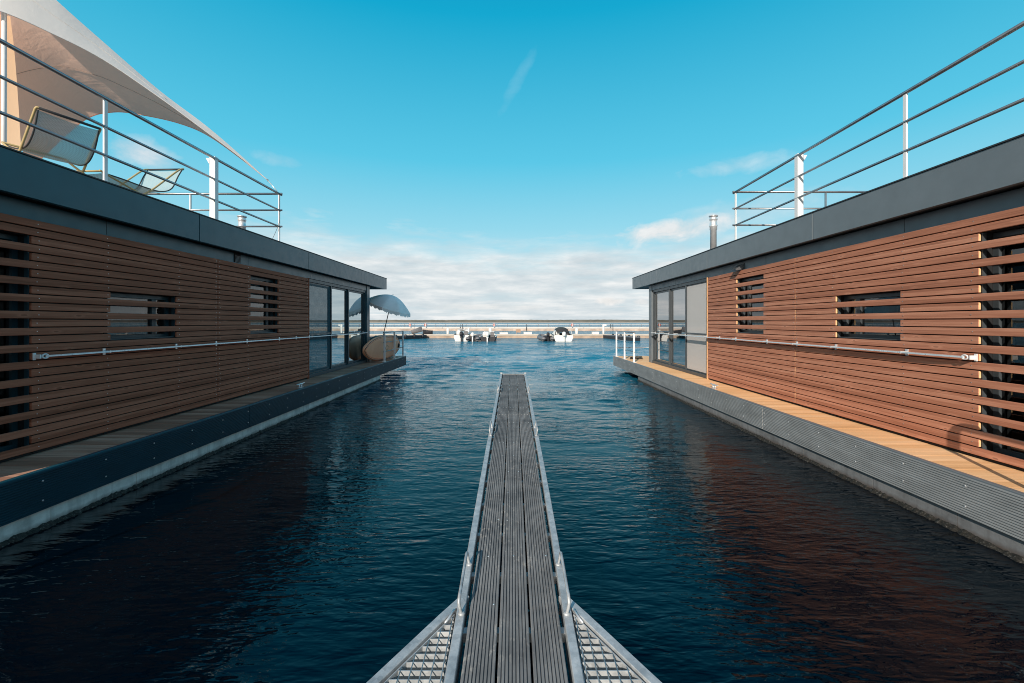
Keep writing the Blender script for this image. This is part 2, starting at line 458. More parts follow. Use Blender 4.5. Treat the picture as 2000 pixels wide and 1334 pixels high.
    for i in range(28):
        zc = Z_ST-.035-i*PITCH; h = .0360
        segs = [(Y0, seam-.004), (seam+.004, 10.53)]
        holes = []
        if i % 2 == 0 and 2 <= i <= 14: holes.append(A[:2])
        if i % 2 == 0 and 8 <= i <= 14: holes.append(B[:2])
        if i % 2 == 0 and i >= 2: holes.append(Cc[:2])
        for (a, b) in holes:
            ns = []
            for (p, q) in segs:
                if b <= p or a >= q: ns.append((p, q)); continue
                if a > p: ns.append((p, a))
                if b < q: ns.append((b, q))
            segs = ns
        for (p, q) in segs:
            j = random.uniform(-.0018, .0018)
            box(m, .58+j, .606+j, p, q, zc-h, zc+h, .003)
        for sy in (3.1, 4.46, 5.25, 6.40, 7.215, 7.30, 8.1, 9.22, 10.0, 10.48):
            if any(p < sy < q for p, q in segs):
                sy2 = sy+random.uniform(-.012, .012)
                scr.tube([W(.576, sy2, zc), W(.582, sy2, zc)], .0042, 6)
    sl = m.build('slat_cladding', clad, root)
    tag(scr.build('screw_head', 'steel' if lit else 'steel_bright', sl), kind='stuff')
    if lit:
        sl.data.materials.append(M['end_grain'])
        for f_ in sl.data.polygons:
            if f_.normal.y < -.9: f_.material_index = 1
    # battens behind slats + corner trim
    m = MB()
    for y in (4.46, 5.25, 6.40, 7.26, 8.1, 9.22, 10.0): box(m, .607, .617, y-.02, y+.02, Z_DECK+.01, Z_ST)
    m.build('batten', 'backing', sl)
    m = MB(); box(m, .572, .80, 10.532, 10.562, Z_DECK+.003, Z_ST+.012); m.build('corner_trim', 'trim_wood' if lit else 'cladding_shade', sl)
    # frieze above slats
    m = MB()
    for a, b in ((Y0, 5.27), (5.276, 8.16), (8.166, 10.7), (10.706, 12.7), (12.706, YW)):
        box(m, .615, .70, a, b, Z_ST+.016, Z_SOF-.001, .002)
    box(m, .60, .64, Y0, 10.53, Z_ST+.004, Z_ST+.014)
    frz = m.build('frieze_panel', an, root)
    # windows
    def window(nm, y0, y1, z0, z1, eg, mull=(), fw=.055, blind=None):
        f = MB()
        box(f, eg, eg+.07, y0+.002, y1-.002, z0+.002, z0+fw, .004); box(f, eg, eg+.07, y0+.002, y1-.002, z1-fw, z1-.002, .004)
        box(f, eg+.001, eg+.069, y0+.003, y0+fw, z0+fw, z1-fw); box(f, eg+.001, eg+.069, y1-fw, y1-.003, z0+fw, z1-fw)
        for y in mull: box(f, eg+.001, eg+.069, y-.035, y+.035, z0+fw, z1-fw)
        fo = f.build(nm, fr_m, root)
        ed = [y0+fw]+[v for y in mull for v in (y-.035, y+.035)]+[y1-fw]
        for k in range(0, len(ed), 2):
            g = MB(); q4 = [W(eg+.03, ed[k], z0+fw), W(eg+.03, ed[k+1], z0+fw), W(eg+.03, ed[k+1], z1-fw), W(eg+.03, ed[k], z1-fw)]; g.quad(q4[::-side])
            g.build('pane', 'glass', fo, recalc=False)
        return fo
    wa = window('window', *A, .69, (8.92,) if lit else (8.95,))
    wb = window('window', *B, .69, (6.08,))
    wc = window('window', *Cc, .715, (4.02, 3.4))
    # sills in grey metal
    for (a, b, z0, z1), w_ in ((A, wa), (B, wb), (Cc, wc)):
        s_ = MB(); box(s_, .61, .69, a+.003, b-.003, z0+.001, z0+.012); box(s_, .607, .645, b-.012, b-.002, z0+.012, z1-.003)
        s_.build('sill', 'frame_grey' if lit else 'frame_shade', w_)
    def curtain(y0, y1, z0, z1, e, amp, wl, mat, parent):
        c = MB(); n = max(8, int((y1-y0)/wl*8)); rows = [[], []]
        for k in range(n+1):
            y = y0+(y1-y0)*k/n; dz = amp*math.sin(2*math.pi*(y-y0)/wl)+amp*.5*math.sin(2*math.pi*(y-y0)/wl*.37+1)
            rows[0].append(W(e+dz, y, z0)); rows[1].append(W(e+dz, y, z1))
        c.grid(rows); return c.build('curtain', mat, parent)
    # glazed sliding doors at the front
    ED = .665; zt2 = Z_ST+.014
    dr = MB()
    D = [(10.60, 12.06), (12.06, 13.34), (13.34, 14.78)]
    box(dr, ED-.03, ED+.1, 10.565, 14.85, zt2-.075, zt2, .003); box(dr, ED-.045, ED+.1, 10.565, 14.85, Z_DECK+.002, Z_DECK+.085, .003)
    for y in (10.59, 12.02, 13.30, 14.81):
        box(dr, ED-.028, ED+.099, y-.035 if y > 10.7 else 10.566, y+.035, Z_DECK+.085, zt2-.075, .003)
    door = dr.build('glazed_door', fr_m, root)
    for k, (a, b) in enumerate(((10.627, 11.985), (12.055, 13.265), (13.335, 14.775))):
        f = MB(); z0, z1 = Z_DECK+.088, zt2-.078; w = .05 if k else .075
        eo = ED+(.0 if k == 0 else .012)
        for q in ((a, b, z0, z0+w), (a, b, z1-w, z1), (a, a+w, z0+w, z1-w), (b-w, b, z0+w, z1-w)):
            box(f, eo, eo+.045, q[0]+.001, q[1]-.001, q[2]+.0005, q[3]-.0005)
        if k == 0:
            hb = MB(); zm = Z_DECK+1.02
            hb.quad([W(ED-.012, a+.03, z0+.03), W(ED-.012, b-.03, z0+.03), W(ED-.012, b-.03, z1-.03), W(ED-.012, a+.03, z1-.03)]); sc_ = hb.build('insect_screen', 'insect_screen'+suf, door)
            hb = MB(); box(hb, ED-.022, ED-.013, a+.01, b-.01, zm, zm+.035); hb.build('screen_bar', fr_m, sc_)
        f.build('sash', fr_m, door)
        g = MB(); q4 = [W(eo+.02, a+w, z0+w), W(eo+.02, b-w, z0+w), W(eo+.02, b-w, z1-w), W(eo+.02, a+w, z1-w)]; g.quad(q4[::-side])
        g.build('pane', 'door_glass'+suf, door, recalc=False)
    if lit:
        curtain(12.15, 14.7, Z_DECK+.12, zt2-.1, .77, .012, .3, 'curtain', door)
        curtain(A[0]+.06, A[1]-.06, A[2]+.1, A[3]-.06, .79, .012, .16, 'curtain_grey', wa)
        curtain(B[0]+.06, 6.0, B[2]+.1, B[3]-.06, .80, .02, .2, 'curtain_grey', wb)
    else:
        curtain(11.35, 11.9, Z_DECK+.12, zt2-.1, .75, .02, .16, 'curtain', door)
        curtain(A[0]+.08, 8.86, A[2]+.1, A[3]-.06, .78, .015, .14, 'curtain', wa)
        curtain(5.36, 6.03, B[2]+.06, B[3]-.06, .78, .012, .15, 'curtain', wb)
    if lit: curtain(3.3, 3.95, .7, 2.66, .93, .02, .2, 'curtain_grey', wc)
    # corner column
    m = MB(); box(m, .60, .86, 14.852, YW, Z_DECK+.002, Z_SOF-.002, .004); m.build('corner_column', an, root)
    # roof
    m = MB()
    box(m, .50, EW-.1, 2.44, YR-.04, Z_SOF+.012, Z_ROOF-.02)
    m.build('soffit', 'backing' if not lit else 'dark_grey', root)
    m = MB()
    sm = [2.4, 6.62, 10.23, 13.8, YR]
    for a, b in zip(sm[:-1], sm[1:]): box(m, .44, .50, a+.007, b-.007, Z_SOF, Z_ROOF, .002)
    box(m, .502, EW, YR-.06, YR, Z_SOF, Z_ROOF-.001, .002); box(m, .502, EW, 2.4, 2.44, Z_SOF, Z_ROOF-.001)
    fas = m.build('roof_fascia', an, root)
    m = MB(); box(m, .428, .54, 2.39, YR+.012, Z_ROOF+.001, Z_ROOF+.018, .003); box(m, .541, EW, YR-.09, YR+.012, Z_ROOF+.002, Z_ROOF+.018, .003)
    m.build('roof_edge_trim', 'dark_grey', fas)
    m = MB(); box(m, .541, EW-.1, 2.5, YR-.1, Z_ROOF-.015, Z_ROOF+.004); m.build('roof_membrane', 'roof_felt', root)
    m = MB(); y = 2.7
    while y < 9.0: box(m, .80, EW-.3, y, y+.138, Z_ROOF+.04, Z_ROOF+.09); y += .145
    m.build('roof_terrace', 'roof_deck', root)
    # roof railing
    er = .51; zr = [4.45, 4.12, 3.79]; YE = 9.06
    m = MB()
    m.tube([W(er, 2.6, zr[0]), W(er, YE+.09, zr[0])], .021, 12)
    m.tube([W(er, 2.6, zr[1]), W(er, YE+.05, zr[1])], .0165, 10); m.tube([W(er, 2.6, zr[2]), W(er, YE+.05, zr[2])], .0165, 10)
    for k, z in enumerate(zr): m.tube([W(er-.06, YE, z-.001), W(EW-.3, YE, z-.001)], .021 if k == 0 else .0165, 10)
    rail = m.build('roof_railing', 'steel', root)
    for (e, y, w, ztop) in ((er, 3.1, .018, zr[0]-.022), (er, 5.14, .018, zr[0]-.022), (er, 7.1, .045, zr[0]+.03), (er, YE, .016, zr[0]-.022), (2.30, YE, .016, zr[0]-.022), (EW-.32, YE, .018, zr[0]-.022)):
        p = MB()
        if w > .03: p.box(W(e-w+.03, y-w, Z_ROOF+.02), W(e+w+.03, y+w, ztop), .005)
        else: p.box(W(e-.010, y-w*1.3, Z_ROOF+.02), W(e+.012, y+w*1.3, ztop), .003)
        po = p.build('post', 'white_paint' if y < YE or not lit or e < 1 else 'steel', rail)
        if w > .03:
            q = MB(); c = W(e+.08, y-.046, 0)
            q.sweep([(0, 0), (.055, 0), (0, -.09)], [lambda u, w_, dy=dy: (c[0]+side*u*0.9, c[1]+dy, ztop-.03+w_) for dy in (-.0, .012)])
            q.build('bracket', 'white_paint', po)
        else:
            q = MB(); q.box(W(e-.035, y-.045, Z_ROOF+.018), W(e+.035, y+.045, Z_ROOF+.028)); q.build('base_plate', 'white_paint', po)
    if not lit:
        q = MB(); q.tube(cat_rom([W(er-.02, YE-.03, zr[0]-.05), W(er-.03, YE-.06, 4.2), W(er-.02, YE-.03, 3.9), W(er+.05, YE-.08, 3.62), W(er+.12, YE-.1, 3.46)], 20), .004, 6)
        q.build('cable', 'black_rubber', rail)
    # mooring pipe along the wall
    m = MB(); zp = 1.86-.345; ep = .523
    outl = [(.551, 14.6), (.551, 4.62), (.546, 4.57)]+[(ep+.012*math.sin(a), 4.50-.02*math.cos(a)) for a in (1.2, .6, 0, -.6, -1.2)]+[(.502, 4.60), (.495, 4.72), (.495, 14.6)]
    m.sweep(outl, [lambda u, w, z=z: W(u, w, z) for z in (zp-.008, zp+.008)])
    pipe = m.build('wall_bar', 'bar_metal', root)
    for y in (5.19, 6.33, 7.2, 8.05, 9.18, 9.9, 10.55, 12.02, 13.3, 14.55):
        c = MB(); box(c, ep-.031, .579 if y < 10.6 else .638, y-.010, y+.010, zp-.014, zp+.014, .002); box(c, .566 if y < 10.6 else .626, .5795 if y < 10.6 else .637, y-.016, y+.016, zp-.036, zp+.036)
        c.build('clamp', 'steel_bright', pipe)
    c = MB(); box(c, .568, .5795, 4.405, 4.432, zp-.036, zp+.036, .002); box(c, ep-.008, .567, 4.415, 4.43, zp-.02, zp+.02)
    ring = [W(ep-.002, 4.475+.030*math.cos(a), zp+.021*math.sin(a)) for a in np.linspace(0, 2*math.pi, 17)]
    c.tube(ring, .0075, 8, False)
    c.build('bar_eye', 'white_paint', pipe)
    # chimney flue
    fx = .9 if lit else 2.35
    fy = 10.95-DY*.5
    m = MB(); c = W(fx, fy, 0)
    m.lathe([(.072, Z_ROOF), (.072, Z_ROOF+.62), (.085, Z_ROOF+.63), (.085, Z_ROOF+.70), (.10, Z_ROOF+.72), (.085, Z_ROOF+.74), (.08, Z_ROOF+.82), (.088, Z_ROOF+.86), (.10, Z_ROOF+.88), (.085, Z_ROOF+.905), (.085, Z_ROOF+.94), (.105, Z_ROOF+.945), (.105, Z_ROOF+.97), (.03, Z_ROOF+.985)], (c[0], c[1], 0), 20)
    m.build('chimney_flue', 'steel_bright', root)
    # deck cleat
    m = MB(); cy = 9.1
    for dy in (-.05, .05):
        m.tube([W(.10, cy+dy*.8, Z_DECK), W(.10, cy+dy, Z_DECK+.065)], .014, 8)
    m.tube([W(.10, cy-.17, Z_DECK+.085), W(.10, cy-.08, Z_DECK+.075), W(.10, cy+.08, Z_DECK+.075), W(.10, cy+.17, Z_DECK+.085)], [.009, .014, .014, .009], 8)
    m.box(W(.07, cy-.09, Z_DECK+.001), W(.13, cy+.09, Z_DECK+.009)); m.build('mooring_cleat', 'steel_bright', root)
    # corner railing on the front deck
    m = MB(); ec = .09; za = Z_DECK+.98
    for k, z in enumerate((za, za-.33, za-.64)):
        m.tube([W(ec, 14.98, z), W(ec, 17.68, z)], .019 if k == 0 else .012, 10)
    m.tube([W(ec, 17.66, za-.64), W(EW-.4, 17.66, za-.64)], .012, 8)
    dk = m.build('deck_railing', 'steel', root)
    for y in (15.06, 16.34, 17.62):
        p = MB(); p.box(W(ec-.035, y-.025, Z_DECK+.004), W(ec+.02, y+.025, za-.015), .004); p.box(W(ec-.05, y-.06, Z_DECK+.001), W(ec+.06, y+.06, Z_DECK+.012))
        p.build('post', 'white_paint', dk)
    # boarding hand rail close to the gangway (behind the picture edge, seen by its shadow)
    m = MB(); eb = .07
    m.tube(cat_rom([W(eb, 1.7, Z_DECK), W(eb, 1.7, .9)], 3)+cat_rom([W(eb, 1.7, 1.33), W(eb, 1.75, 1.40), W(eb, 1.84, 1.43), W(eb, 2.4, 1.43), W(eb, 3.18, 1.43), W(eb, 3.28, 1.40), W(eb, 3.32, 1.32), W(eb, 3.32, 1.0), W(eb, 3.32, Z_DECK)], 40), .027, 10)
    m.build('boarding_handrail', 'steel', root)
    if lit:
        # wedge shaped wall lamp on the frieze
        m = MB(); y = 9.05
        prof = [(.612, Z_ST+.13), (.612, Z_ST+.02), (.47, Z_ST+.0), (.455, Z_ST+.02)]
        m.sweep(prof, [lambda u, w, yy=yy: W(u, yy, w) for yy in (y-.1, y+.1)])
        lp = m.build('wall_lamp', 'steel', root)
        m = MB(); box(m, .598, .6145, y-.13, y+.13, Z_ST+.0155, Z_ST+.145); m.build('lamp_back', 'frame_grey', lp)
        # folded mooring line on the deck corner
    else:
        m = MB(); box(m, .606, .6145, 7.74, 7.92, Z_ST+.017, Z_SOF-.004)
        v = m.build('vent', 'backing', root)
        m = MB()
        for k in range(6): box(m, .596, .6055, 7.75, 7.91, Z_ST+.024+k*.02, Z_ST+.034+k*.02)
        m.build('louvre', 'frame_grey', v)
    return root

HB_L = houseboat(-1, 4.21, .13, 'shaded houseboat on the left with a tent and deck chairs on its roof terrace', False)
HB_R = houseboat(1, 3.92, 0, 'sunlit houseboat on the right with a bare roof terrace and bright orange deck', True)

# metal trestle lying on right front deck
t = empty('folded_frame', (4.35, 16.6, Z_DECK), 'small black folded frame lying on the right houseboat\'s front deck behind the railing posts', 'frame')
m = MB(); m.tube([(4.18,16.2,.56),(4.40,16.9,.56),(4.78,16.9,.57),(4.60,16.2,.57),(4.18,16.2,.56)], .018, 8); m.tube([(4.25,16.5,.58),(4.68,16.5,.59)], .014, 8); m.build('frame_tube', 'black_rubber', t)

# ------------------------------------------------------------------ gangway
GP = [(1.30,1.555),(1.60,1.54),(1.923,1.524),(2.465,1.492),(2.75,1.465),(4.3,1.375),(7.13,1.285),(9.0,1.235),(10.56,1.20)]
def gz(y):
    ys = [p[0] for p in GP]; hs = [p[1] for p in GP]
    # smoothed interpolation
    return CAM_Z-float(np.mean(np.interp([y-.6, y-.3, y, y+.3, y+.6], ys, hs)))
GX = .005
gang = empty('gangway', (GX, 6, .4), 'narrow floating gangway of three grey planks between galvanised side beams', 'gangway')
def ystations(a, b): return list(np.linspace(a, b, max(2, int((b-a)/.25)+1)))
YG0, YG1 = 1.25, 10.56
PW = .145
def plank_prof(cx):
    pts = [(cx-PW/2, -.028), (cx-PW/2, -.002), (cx-PW/2+.004, 0)]
    ng = 8; span = PW-.016; x = cx-PW/2+.008
    for k in range(ng):
        g0 = x+span*(k+.32)/ng; g1 = x+span*(k+.68)/ng
        pts += [(g0, 0), (g0+.001, -.007), (g1-.001, -.007), (g1, 0)]
    pts += [(cx+PW/2-.004, 0), (cx+PW/2, -.002), (cx+PW/2, -.028)]
    return pts
joints = [YG0, 6.43, YG1-.05]
for cx in (-.156, 0, .156):
    m = MB()
    for a, b in zip(joints[:-1], joints[1:]):
        m.sweep(plank_prof(GX+cx), [lambda u, w, y=y: (u, y, gz(y)+w) for y in ystations(a+.003, b-.003)])
    pl = m.build('plank', 'grey_plank', gang)
    m = MB()
    for y in np.arange(1.5, 10.5, .45):
        for dx in (-.045, 0.0, .045):
            if random.random() < .12 or 5.6 < y < 7.2:
                x = GX+cx+dx+random.uniform(-.004, .004); yy = y+random.uniform(-.01, .01)
                m.tube([(x, yy, gz(yy)-.002), (x, yy, gz(yy)+.001)], .0045, 6)
    tag(m.build('screw_head', 'steel_bright', pl), kind='stuff')
for sx in (-1, 1):
    m = MB()
    prof = [(.252, -.10), (.252, .008), (.255, .011), (.292, .011), (.295, .008), (.295, -.10), (.288, -.10), (.288, -.004), (.259, -.004), (.259, -.10)]
    m.sweep([(GX+sx*u, w) for u, w in prof], [lambda u, w, y=y: (u, y, gz(y)+w) for y in ystations(YG0, YG1)])
    m.box((GX+sx*.25, YG1-.03, gz(YG1)-.1), (GX+sx*.30, YG1+.012, gz(YG1)+.035), .004)
    beam = m.build('side_beam', 'galvanised', gang)
    for yb in (2.32, 5.35, 8.05):
        m = MB(); x = GX+sx*.276; L = .42 if yb < 3 else .36; y1 = yb+L; z0, z1 = gz(yb)+.008, gz(y1)+.008; xo = x+sx*.004
        m.tube(cat_rom([(x-sx*.008, yb, z0), (xo, yb-.005, z0+.055), (xo, yb+.02, z0+.083), (xo, yb+.08, z0+.088), (xo, y1-.08, z1+.088), (xo, y1-.02, z1+.083), (xo, y1+.005, z1+.055), (x-sx*.008, y1, z1)], 36), .0085, 8)
        for yy, zz in ((yb, z0), (y1, z1)): m.lathe([(.018, zz), (.018, zz+.006), (.010, zz+.012)], (x-sx*.008, yy, .0), 12)
        m.build('mooring_bar', 'galvanised', beam)
m = MB(); zz = gz(YG1); m.box((GX-.25, YG1-.03, zz-.1), (GX+.25, YG1+.0, zz+.009), .003); m.build('end_plate', 'galvanised', gang)
for y in list(np.arange(1.81, 10.4, .45)):
    m = MB(); m.box((GX-.251, y-.022, gz(y)-.075), (GX+.251, y+.022, gz(y)-.030)); m.build('cross_bar', 'galvanised', gang)
# pontoon floats under the gangway
for y in (8.2,):
    m = MB(); m.box((GX-.24, y, -.3), (GX+.24, y+2.2, .30), .03); m.build('float', 'dark_grey', gang)
for sx in (-1, 1):
    # diagonal bracket with grating
    P0 = Vector((GX+sx*.292, 2.47)); P1 = Vector((GX+sx*.985, 1.30)); dr = (P1-P0).normalized()
    nrm = Vector((-dr.y, dr.x));
    if nrm.x*sx > 0: nrm = -nrm           # towards the gangway
    wv = .046
    m = MB()
    def bp(s, o, z): q = P0+dr*s+nrm*o; return (q.x, q.y, gz(min(q.y, 2.4))+z)
    Lb = (P1-P0).length
    m.sweep([(0, -.09), (0, .006), (.003, .009), (wv-.003, .009), (wv, .006), (wv, -.09)], [lambda u, w, s=s: bp(s, u, w) for s in np.linspace(-.02, Lb, 8)])
    br = m.build('diagonal_brace', 'galvanised', gang)
    # grating
    m = MB()
    def diag_x(y, off):   # |x| of the inner edge of the brace at y
        k = (y-P0.y)/dr.y; return abs(P0.x+dr.x*k-GX) - off
    y = 2.30
    while y > 1.32:
        xa = .305; xb = diag_x(y, .075)
        if xb-xa > .01:
            m.box((GX+sx*xa, y-.0018, gz(y)-.034), (GX+sx*xb, y+.0018, gz(y)+.001))
        y -= .0455
    x = .312
    while x < .95:
        # longitudinal rods up to the diagonal
        yy = P0.y+dr.y*((x+.07-abs(P0.x-GX))/abs(dr.x))
        if yy > 1.35: m.tube([(GX+sx*x, 1.30, gz(1.3)-.001), (GX+sx*x, yy, gz(yy)-.001)], .0028, 6)
        x += .046
    # border strips
    q0, q1 = 2.33, 1.30
    m.box((GX+sx*.299, 1.30, gz(1.6)-.036), (GX+sx*.3025, 2.31, gz(1.6)+.002))
    m.sweep([(0, -.036), (0, .003), (.004, .003), (.004, -.036)], [lambda u, w, s=s: bp(s, wv+.014+u, w) for s in np.linspace(.13, Lb, 6)])
    m.build('grating', 'galvanised', br)
    m = MB(); m.tube([bp(.115, .05, .012), bp(.16, .055, .006), bp(.20, .058, .0)], .006, 8); m.build('grating_clip', 'steel_bright', br)

# ------------------------------------------------------------------ tent on the left roof
tent = empty('awning', (-6.4, 6.6, Z_ROOF+.09), 'large white tent sail with beige lining tied to the left roof railing corner', 'awning')
A0 = (523,352,9.19)
Rg = [at(*p) for p in (A0,(472,305,9.0),(402,245,8.75),(312,177,8.45),(202,82,8.05),(112,2,7.7),(10,-95,7.4),(-150,-230,7.0))]
Ne = [at(*p) for p in (A0,(470,308,8.96),(402,257,8.66),(312,191,8.3),(202,117,7.85),(100,65,7.4),(0,22,7.0),(-160,-25,6.5))]
Fe = [at(*p) for p in (A0,(470,309.5,9.1),(405,264,9.2),(350,241,9.3),(285,226,9.4),(222,219,9.4),(160,238,9.2),(60,330,8.7))]
nU, nV = 60, 18
rc, nc, fc = cat_rom(Rg, nU), cat_rom(Ne, nU), cat_rom(Fe, nU)
def loft(c0, c1, sag, dirv):
    rows = []
    for i in range(nU):
        w = (c1[i]-c0[i]).length; row = []
        for j in range(nV+1):
            f = j/nV
            p = c0[i].lerp(c1[i], f)+Vector(dirv)*(4*f*(1-f)*sag*w)
            p += Vector((0, 0, 1))*(.016*mnoise.noise(p*2.2)*min(1, w)*4*f*(1-f))
            row.append(p)
        rows.append(row)
    return rows
def sail(rows, name, mat, flip_to):
    m = MB(); m.grid(rows); bm = m.bm
    bm.normal_update()
    s = sum((f.normal for f in bm.faces), Vector())
    if s.dot(Vector(flip_to)) < 0: bmesh.ops.reverse_faces(bm, faces=bm.faces[:])
    return m.build(name, mat, tent, recalc=False)
nf = sail(loft(rc, nc, .05, (.2,-.3,-.6)), 'outer_sail', 'sail', (1,-1,1))
ff = sail(loft(rc, fc, .05, (0,0,-1)), 'inner_sail', 'sail_inner', (-1,.2,1))
m = MB(); m.tube([p+Vector((.005,-.01,0)) for p in nc], .008, 6); m.build('hem', 'sail', nf)
m = MB(); m.tube(fc, .008, 6); m.build('hem', 'sail_inner', ff)
def seam_curve(rows, fr, a, b, name, par):
    m = MB(); pts = []
    for i in range(a, b):
        row = rows[i]; k = fr(i)*nV; j = min(int(k), nV-1); pts.append(row[j].lerp(row[j+1], k-j)+Vector((.004,-.012,-.006)))
    m.tube(pts, .0035, 6); m.build(name, 'sail' if par is nf else 'seam_thread', par)
lf = loft(rc, fc, .05, (0,0,-1)); seam_curve(lf, lambda i: .52+.003*(i-30), 20, 58, 'seam', ff)
ln = loft(rc, nc, .05, (.2,-.3,-.6)); seam_curve(ln, lambda i: .42, 24, 58, 'seam', nf)
# side panel and pole
m = MB(); rows = []
right = cat_rom([at(20,32,7.6), at(27,90,7.55), at(33,160,7.5), at(40,270,7.4), at(42,330,7.35)], 24)
left = cat_rom([at(-190,-20,7.1), at(-190,90,7.1), at(-190,160,7.1), at(-190,270,7.1), at(-190,360,7.1)], 24)
for a, b in zip(right, left):
    rows.append([a.lerp(b, j/10)+Vector((0, .03*math.sin(j*1.3), 0)) for j in range(11)])
m.grid(rows); m.build('side_panel', 'sail_panel', tent)
m = MB(); b0 = at(8, 26, 7.1); m.tube([(b0.x, 7.1, Z_ROOF+.09), (b0.x, 7.1, b0.z+.1)], .030, 12); m.build('pole', 'white_paint', tent)
m = MB(); a = at(*A0); m.tube([a, (-(4.21+.51), 9.19, 4.45)], .008, 6); m.lathe([(.012, 0), (.016, .02), (.012, .04)], (a.x, a.y, a.z-.02), 10); m.build('tie_rope', 'steel_bright', tent)

# ------------------------------------------------------------------ deck chairs
def chair(org, fwd, label, ls=1.0, fz=.385, tz=.665):
    f = Vector((fwd[0], fwd[1], 0)).normalized(); v = Vector((-f.y, f.x, 0)); o = Vector((*org, Z_ROOF+.09))
    root = empty('deck_chair', o, label, 'chair', 'mesh deck chairs on the roof terrace')
    P = lambda u, s, w: o+f*(u*ls)+v*s+Vector((0,0,w))
    hw = .30
    prof = cat_rom([(.0,0,tz),(.04,0,tz-.135),(.10,0,.40),(.20,0,.295),(.34,0,.275),(.50,0,.275+(fz-.385+.11)*.36),(.64,0,fz-.015)], 26)
    m = MB()
    m.grid([[P(p.x, s, p.z-.018*(1-(s/hw)**2)) for s in np.linspace(-hw+.015, hw-.015, 9)] for p in prof])
    sl = m.build('sling', 'mesh_fabric', root)
    for s in (-hw+.015, hw-.015):
        m = MB(); m.tube([P(p.x, s, p.z) for p in prof], .009, 6); m.build('piping', 'dark_grey', sl)
    for s in (-hw, hw):
        m = MB()
        m.tube(cat_rom([P(-.015,s*.93,tz+.02), P(.0,s,tz+.015), P(.06,s,tz-.065), P(.30,s,.24), P(.46,s,.015)], 18), .013, 8)
        m.tube(cat_rom([P(.655,s*.93,fz), P(.64,s*.96,fz-.012), P(.40,s*.96,.59*fz), P(.03,s*.96,.015)], 14), .013, 8)
        m.build('side_frame', 'yellow_paint', root)
    m = MB()
    m.tube([P(-.012,-hw*.96,tz+.019), P(-.012,hw*.96,tz+.019)], .016, 8); m.build('top_bar', 'dark_grey', root)
    m = MB(); m.tube([P(.653,-hw*.96,fz), P(.653,hw*.96,fz)], .013, 8); m.tube([P(.46,-hw,.015), P(.46,hw,.015)], .012, 8); m.tube([P(.03,-hw*.96,.015), P(.03,hw*.96,.015)], .012, 8)
    m.build('cross_tube', 'yellow_paint', root)
    return root
chair((-5.16, 5.30), (-.947,.32), 'mesh deck chair with yellow tube frame under the tent, its whole backrest showing')
chair((-5.60, 7.32), (-.04,-1), 'mesh deck chair half hidden by the roof edge, between two white railing posts', 2.1, .29, .76)

# ------------------------------------------------------------------ boards and parasol on the left front deck
def board(p0, p1, height, thick, lean, mats, label, name='paddle_board', mark=True):
    p0, p1 = Vector(p0), Vector(p1); d = (p1-p0); L = d.length; d.normalize()
    up = Vector((0,0,1)); sd = up.cross(d).normalized()      # sideways normal
    if sd.x < 0: sd = -sd
    upl = (up+sd*lean).normalized(); sd = d.cross(upl).normalized()
    if sd.x < 0: sd = -sd
    root = empty(name, p0.lerp(p1, .5), label, 'paddle board')
    n = 44
    def outline(t):          # half width at t in 0..1
        return height/2*max(0.0, (1-abs(2*t-1)**2.6))**.62 if t < .5 else height/2*max(0.0, (1-abs(2*t-1)**3.6))**.55
    rows_top, rims = [], []
    m = MB(); rim = MB(); rows = []; rr = []
    for k in range(n+1):
        t_ = .5-.5*math.cos(math.pi*k/n); h = max(.004, outline(t_)); rock = .10*(1-t_)**4*.6
        c = p0+d*(L*t_)+upl*(height/2)-sd*rock
        row = []
        for j in range(20):
            a = 2*math.pi*j/20
            ca, sa = math.cos(a), math.sin(a)
            row.append(c+upl*h*math.copysign(abs(ca)**.9, ca)+sd*thick/2*min(1, h/.12)*math.copysign(abs(sa)**.55, sa))
        rows.append(row)
    vs = m.grid(rows, True, True)
    body = m.build('board_body', mats[0], root)
    # dark edge line following the outline
    for sgn in (1, -1):
        pass
    pts = []
    ks = [k for k in range(n+1)]
    for inset, rad, mat, nm in ((.035, .010, mats[1], 'edge_stripe'), (.075, .006, mats[2], 'pin_line')):
        e = MB(); loop = []
        for s_ in (1, -1):
            seq = range(3, n-2) if s_ == 1 else range(n-3, 2, -1)
            for k in seq:
                t_ = .5-.5*math.cos(math.pi*k/n); h = outline(t_)-inset
                if h < .02: h = .02
                rock = .10*(1-t_)**4*.6
                hfull = outline(t_); q = min(1, max(0, h/hfull)); prof = (1-q**(2/.9))**(.55/2)
                loop.append(p0+d*(L*t_)+upl*(height/2)-sd*rock+upl*h*s_+sd*(thick/2*min(1, hfull/.12)*prof))
        loop.append(loop[0]); e.tube(loop, rad, 6, False); e.build(nm, mat, body)
    if mark:
        e = MB(); c = p0+d*L*.55+upl*height*.5+sd*(thick/2+.002)
        e.tube([c+(d*math.cos(a)*.13+upl*math.sin(a)*.075) for a in np.linspace(.4, 5.9, 20)], .007, 5); e.tube([c-d*.3-upl*.01, c-d*.18+upl*.02], .007, 5); e.tube([c-d*.3-upl*.05, c-d*.18-upl*.02], .007, 5)
        e.build('emblem', 'sign_brown', body)
        e = MB(); c = p0+d*L*.93+upl*height*.52+sd*(thick*.4)
        e.lathe([(.02,-.09),(.06,-.05),(.07,0),(.06,.05),(.02,.09)], c, 10); e.build('fin', 'black_rubber', body)
    return root
board((-4.66,14.15,Z_DECK+.02), (-4.42,17.35,Z_DECK+.02), .86, .13, .14, ('board_peach','board_edge','buoy_red'), 'peach paddle board with dark edge stripe standing on edge behind the left deck railing')
board((-5.08,15.5,Z_DECK+.02), (-4.78,17.6,Z_DECK+.02), .84, .11, .12, ('board_dark','board_edge','dark_grey'), 'dark paddle board mostly hidden behind the peach board on the left front deck', mark=False)

